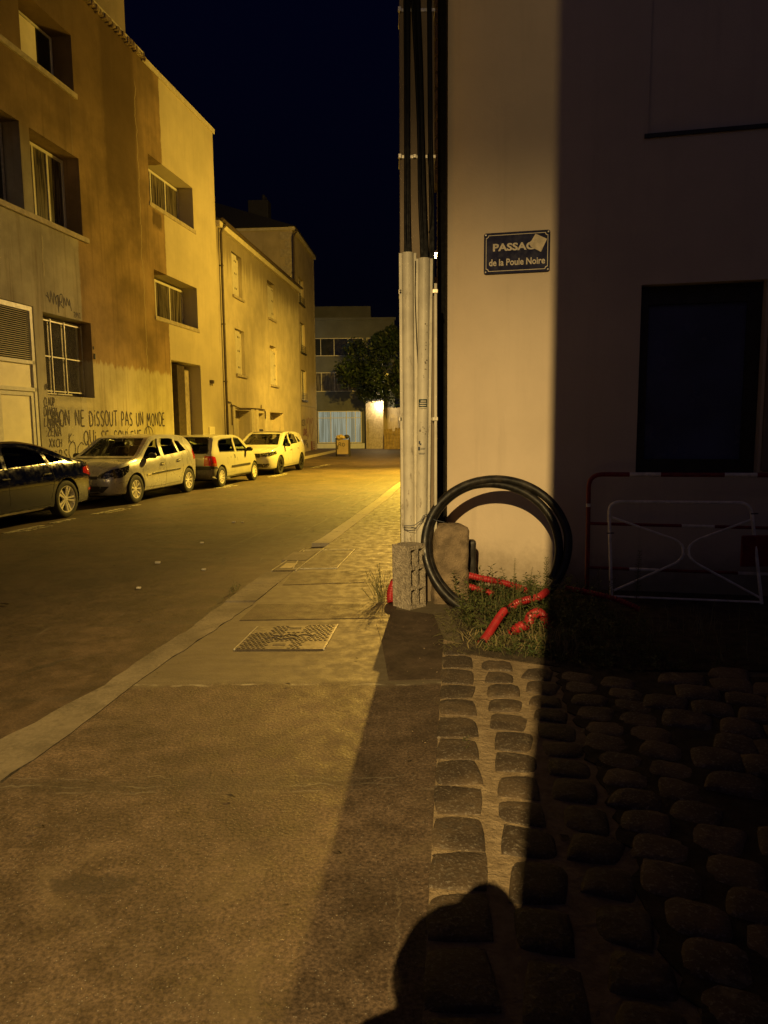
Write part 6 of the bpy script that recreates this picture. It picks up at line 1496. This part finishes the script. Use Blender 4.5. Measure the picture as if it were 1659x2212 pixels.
# ---- white hatchback with dark roof facing the camera
S4 = dict(W=1.74, wr=.312, rim=.215, fw=1.22, rw=-1.24, roof_z=1.47,
  top=[(-1.99, .78), (-1.975, .93), (-1.92, 1.03), (-1.78, 1.19), (-1.62, 1.34), (-1.45, 1.42), (-.9, 1.465), (-.2, 1.475), (.20, 1.42), (.60, 1.23), (.95, 1.045), (1.15, .97), (1.55, .90), (1.80, .82), (1.92, .72), (1.985, .60), (2.0, .50)],
  bot=[(-1.99, .42), (-1.94, .28), (-1.7, .21), (1.6, .19), (1.9, .21), (2.0, .27)],
  wid=[(-1.99, .56), (-1.96, .69), (-1.88, .78), (-1.65, .845), (-1.2, .87), (1.2, .87), (1.6, .84), (1.80, .77), (1.93, .66), (2.0, .48)],
  belt=[(-1.99, .92), (-1.4, 1.02), (-.5, .97), (.8, .91), (1.4, .84), (2.0, .56)], cabin=(-1.58, .98),
  side_win=[[(.04, .995), (.86, .96), (.82, .99), (.52, 1.16), (.22, 1.31), (-.03, 1.365)], [(-.90, 1.035), (-.10, 1.0), (-.16, 1.37), (-.62, 1.365), (-.84, 1.33)], [(-1.28, 1.075), (-.97, 1.045), (-.94, 1.28), (-1.1, 1.25)]],
  end_win=[([(-.68, 1.01), (.68, 1.01), (.54, 1.38), (-.54, 1.38)], .10, 1.6), ([(-.52, 1.06), (.52, 1.06), (.44, 1.34), (-.44, 1.34)], -2.3, -1.35)],
  split=(-1.35, .12), seats=[(-.05, .36), (-.05, -.36), (-.95, .36), (-.95, -.36)], seat_h=1.18, dash=.85, dash_z=.95, mirror=(.68, 1.0), mirror_mat=P_blackgloss)
def x_white(t, S, skin, strip):
    mb = MB(); skin(mb, 'T', [(.16, -.56), (-.6, -.58), (-1.5, -.56)], [(.16, .56), (-.6, .58), (-1.5, .56)], .004, .002, 16, 14)
    for v in 'LR': strip(mb, v, [(.95, 1.0), (.62, 1.18), (.30, 1.345), (.0, 1.40), (-.6, 1.41)], .045, .003)
    mb.build('roof_skin', P_blackgloss, t, smooth=50)
    for s_, v in ((1, 'L'), (-1, 'R')):
        mb = MB(); skin(mb, 'F', [(s_ * .34, .64), (s_ * .56, .63), (s_ * .78, .69)], [(s_ * .36, .735), (s_ * .60, .77), (s_ * .76, .80)], .006, .01, 8, 4); skin(mb, v, [(1.56, .72), (1.90, .64)], [(1.54, .82), (1.86, .74)], .006, .01, 8, 4); mb.build('headlight', LENS, t, smooth=50)
        mb = MB(); skin(mb, 'F', [(s_ * .42, .30), (s_ * .66, .33)], [(s_ * .46, .38), (s_ * .66, .41)], .008, .01, 5, 2); mb.build('fog_lamp', LENS, t, smooth=50)
        mb = MB(); strip(mb, v, [(.95, .93), (.97, .70), (.87, .31), (-.10, .30)]); strip(mb, v, [(-.10, 1.0), (-.10, .30)]); strip(mb, v, [(-.10, .31), (-.85, .32), (-1.0, .6), (-.98, 1.0)]); mb.build('door_seam', GREYTRIM, t)
        for (x, z) in ((.14, .84), (-.72, .875)): y = s_ * S['W'] / 2; mb = MB(); mb.rbox(x - .18, min(y - s_ * .018, y + s_ * .02), z - .03, x - .01, max(y - s_ * .018, y + s_ * .02), z - .005, .008); mb.build('door_handle', P_white, t)
    mb = MB(); skin(mb, 'F', [(-.36, .60), (.36, .60)], [(-.38, .735), (.38, .735)], .006, .02, 10, 3); gr = mb.build('grille', P_blackgloss, t, smooth=50)
    mb = MB()
    for k in range(13): y = -.33 + k * .055; skin(mb, 'F', [(y - .005, .61), (y + .005, .61)], [(y - .005, .725), (y + .005, .725)], .012, .0, 1, 3)
    mb.build('grille_bar', TRIM, gr)
    mb = MB(); skin(mb, 'F', [(-.60, .27), (.60, .27)], [(-.70, .40), (.70, .40)], .005, .02, 14, 3); mb.build('air_intake', TRIM, t, smooth=50)
    mb = MB(); skin(mb, 'F', [(-.25, .43), (.25, .43)], [(-.25, .54), (.25, .54)], .012, .01, 6, 1); mb.build('number_plate', GREYTRIM, t)
    mb = MB(); mb.tube([(-1.2, 0, 1.45), (-1.35, 0, 1.62)], .004, 5); mb.build('aerial', TRIM, t)
loc, rz = place(S4, -3.55, 24.80, 'front', 'near')
build_car(S4, 'parked_car', loc, rz, 'white hatchback with black roof and dark wheels, farthest car of the row', P_white, dict(n=5, w=.03, mat=DARKALLOY, inner=.7), x_white)

# ================= the photographer, standing behind the camera (seen only by the shadow)
def person():
    pr = empty('person', (-.265, -.34, 0), R(-10), 'person in a dark hooded jacket standing behind the camera holding up a phone', 'person')
    J = dict(pel=(0, 0, .96, .15), sp1=(0, 0, 1.12, .145), sp2=(0, .01, 1.30, .165), ch=(0, 0, 1.42, .15), nk=(0, .0, 1.48, .12), nk2=(0, .01, 1.54, .17), hd=(0, .02, 1.57, .205), hd1=(0, .03, 1.64, .19), hd2=(0, .04, 1.70, .135),
      hL=(-.10, 0, .90, .10), kL=(-.12, .03, .50, .062), aL=(-.13, -.02, .10, .042), fL=(-.14, .09, .045, .04), tL=(-.145, .17, .035, .03),
      hR=(.10, 0, .90, .10), kR=(.12, .03, .50, .062), aR=(.13, -.02, .10, .042), fR=(.14, .09, .045, .04), tR=(.145, .17, .035, .03),
      sL=(-.185, 0, 1.43, .07), eL=(-.16, .16, 1.20, .05), wL=(.155, .24, 1.44, .030), pL=(.19, .28, 1.47, .030),
      sR=(.185, 0, 1.43, .07), eR=(.36, .10, 1.25, .05), wR=(.42, .28, 1.44, .030), pR=(.41, .31, 1.47, .030))
    E_ = [('pel', 'sp1'), ('sp1', 'sp2'), ('sp2', 'ch'), ('ch', 'nk'), ('nk', 'nk2'), ('nk2', 'hd'), ('hd', 'hd1'), ('hd1', 'hd2'), ('pel', 'hL'), ('hL', 'kL'), ('kL', 'aL'), ('aL', 'fL'), ('fL', 'tL'), ('pel', 'hR'), ('hR', 'kR'), ('kR', 'aR'), ('aR', 'fR'), ('fR', 'tR'), ('ch', 'sL'), ('sL', 'eL'), ('eL', 'wL'), ('wL', 'pL'), ('ch', 'sR'), ('sR', 'eR'), ('eR', 'wR'), ('wR', 'pR')]
    def skinned(J, E_, root, name, mat, sub=2):
        K = list(J); me = bpy.data.meshes.new(name); me.from_pydata([J[k][:3] for k in K], [(K.index(a), K.index(b)) for a, b in E_], []); o = bpy.data.objects.new(name, me); COL.objects.link(o)
        o.modifiers.new('s', 'SKIN'); 
        for i, k in enumerate(K): me.skin_vertices[0].data[i].radius = (J[k][3], J[k][3]); me.skin_vertices[0].data[i].use_root = (k == root)
        m_ = o.modifiers.new('u', 'SUBSURF'); m_.levels = sub; m_.render_levels = sub
        m2 = eval_mesh(o); bpy.data.objects.remove(o); m2.materials.clear(); m2.materials.append(mat); m2.polygons.foreach_set('use_smooth', [True] * len(m2.polygons)); m2.name = name
        q = bpy.data.objects.new(name, m2); COL.objects.link(q); q.parent = pr; return q
    skinned(J, E_, 'pel', 'body', simple('dark_clothing', (.03, .03, .035), .9, .2, 9, .3))
    skinm = simple('skin', (.42, .25, .17), .6, .08, 9, .1)
    bm = bmesh.new(); bmesh.ops.create_icosphere(bm, subdivisions=4, radius=1)
    for v in bm.verts:
        c = v.co.copy(); w_ = .080 * (1 - .18 * max(0, -c.z)); y = c.y * .098; z = c.z * .118
        if c.z < -.3: y *= .92
        nose = math.exp(-((c.x / .16) ** 2 + ((c.z + .08) / .22) ** 2)) * (.022 if c.y > 0 else 0); brow = math.exp(-((c.z - .18) / .12) ** 2) * (.006 if c.y > .3 else 0)
        eye = sum(math.exp(-(((c.x - s_ * .38) / .14) ** 2 + ((c.z - .02) / .10) ** 2)) for s_ in (-1, 1)) * (-.009 if c.y > 0 else 0); mouth = math.exp(-((c.x / .3) ** 2 + ((c.z + .5) / .05) ** 2)) * (-.004 if c.y > 0 else 0)
        ear = sum(math.exp(-(((c.y) / .16) ** 2 + ((c.z + .02) / .2) ** 2)) for s_ in (1,)) * (.012 if abs(c.x) > .8 else 0)
        v.co = Vector((c.x * w_ + math.copysign(ear, c.x), y + nose + brow + eye + mouth, z)) + Vector((0, .115, 1.60))
    me = bpy.data.meshes.new('head'); bm.to_mesh(me); bm.free(); me.materials.append(skinm); me.polygons.foreach_set('use_smooth', [True] * len(me.polygons)); o = bpy.data.objects.new('head', me); COL.objects.link(o); o.parent = pr
    bm = bmesh.new(); bmesh.ops.create_icosphere(bm, subdivisions=4, radius=1)
    for v in bm.verts: c = v.co; k = 1 + .03 * mnoise.noise(c * 5); v.co = Vector((c.x * .085 * k, c.y * .104 * k - .012, max(c.z, -.25 if c.y < .1 else .35) * .128 * k)) + Vector((0, .10, 1.603))
    me = bpy.data.meshes.new('hair'); bm.to_mesh(me); bm.free(); me.materials.append(simple('hair', (.02, .014, .01), .7, .3, 20, .5)); me.polygons.foreach_set('use_smooth', [True] * len(me.polygons)); o = bpy.data.objects.new('hair', me); COL.objects.link(o); o.parent = pr
    for s_, (hx, hy, hz) in ((-1, (.19, .285, 1.485)), (1, (.41, .32, 1.485))):
        J2 = {'w': (hx, hy - .02, hz - .02, .024), 'p': (hx + .0, hy + .02, hz + .03, .026)}; E2 = [('w', 'p')]
        for k, ln_ in enumerate((.030, .036, .034, .027)):
            b = 'f%d' % k; z = hz + .010 + k * .018; q = -s_
            J2[b + 'a'] = (hx + q * .012, hy + .040, z + .012, .009); J2[b + 'b'] = (hx + q * (.02 + ln_), hy + .052, z + .014, .008); J2[b + 'c'] = (hx + q * (.02 + ln_ * 1.9), hy + .045, z + .014, .007); E2 += [('p', b + 'a'), (b + 'a', b + 'b'), (b + 'b', b + 'c')]
        J2['ta'] = (hx - s_ * .02, hy + .0, hz + .035, .010); J2['tb'] = (hx - s_ * .05, hy + .005, hz + .055, .008); E2 += [('p', 'ta'), ('ta', 'tb')]
        skinned(J2, E2, 'w', 'hand', skinm)
    ph = MB(); ph.rbox(-.08, -.036, 1.512, .08, -.028, 1.588, .004); tag(ph.build('phone', M['blackpl']), 'black phone held up behind the camera position', 'phone')
person()

# ================= pieces that stand apart become parts of their own
def split_apart(o, gap):
    me = o.data; n = len(me.vertices); par = list(range(n))
    def find(a):
        while par[a] != a: par[a] = par[par[a]]; a = par[a]
        return a
    for p in me.polygons:
        a = find(p.vertices[0])
        for v in p.vertices[1:]: par[find(v)] = a
    boxes = {}
    for v in me.vertices:
        k = find(v.index); b = boxes.get(k)
        if b is None: boxes[k] = [list(v.co), list(v.co)]
        else:
            for i in range(3): b[0][i] = min(b[0][i], v.co[i]); b[1][i] = max(b[1][i], v.co[i])
    keys = list(boxes); grp = {k: k for k in keys}
    def gf(k):
        while grp[k] != k: k = grp[k]
        return k
    for i, a in enumerate(keys):
        for b in keys[i + 1:]:
            if gf(a) == gf(b): continue
            A, B = boxes[a], boxes[b]
            if all(A[0][q] - gap <= B[1][q] and B[0][q] - gap <= A[1][q] for q in range(3)): grp[gf(b)] = gf(a)
    roots = sorted({gf(k) for k in keys}, key=lambda k: tuple(boxes[k][0]))
    if len(roots) < 2: return
    kids = [c for c in bpy.data.objects if c.parent == o]
    for r_ in roots:
        q = me.copy(); bm = bmesh.new(); bm.from_mesh(q); bm.verts.ensure_lookup_table()
        bmesh.ops.delete(bm, geom=[v for v in bm.verts if gf(find(v.index)) != r_], context='VERTS'); bm.to_mesh(q); bm.free()
        if r_ == roots[0]: keep = q
        else:
            c = o.copy(); c.data = q; COL.objects.link(c)
    o.data = keep
GAPS = {'window_sill': .02, 'shutter': .02, 'door_surround': .02, 'window_guard': .02, 'hook': .02, 'clamp': .02, 'headlight': .05, 'shutter_hinge': .02, 'tag_graffiti': .14, 'slogan_graffiti': .12, 'screw': .01, 'brace': .05,
        'bolt': .02, 'post': .1, 'quoins': .25, 'frame': .02, 'roof': .05, 'strap': .06, 'printed_label': .03, 'tail_light': .05, 'bracket': .02, 'window_trim': .05, 'wall_bracket': .02, 'eaves': .1, 'chimney': .05, 'wall_cable': .1, 'lid': .02, 'edge': .0, 'coping': .05, 'mark': .2, 'garage_door': .02, 'sill_trim': .1, 'door_seam': .1, 'roof_skin': .05, 'rail_band': .05, 'rail': .05, 'frame_band': .05, 'cable_casing': .05, 'heart_graffiti': .1, 'arch_liner': .02, 'grime': .03}
for o in list(bpy.data.objects):
    base = o.name.split('.')[0]
    if o.type == 'MESH' and o.parent and base in GAPS and not any(c.parent == o for c in bpy.data.objects): split_apart(o, GAPS[base])
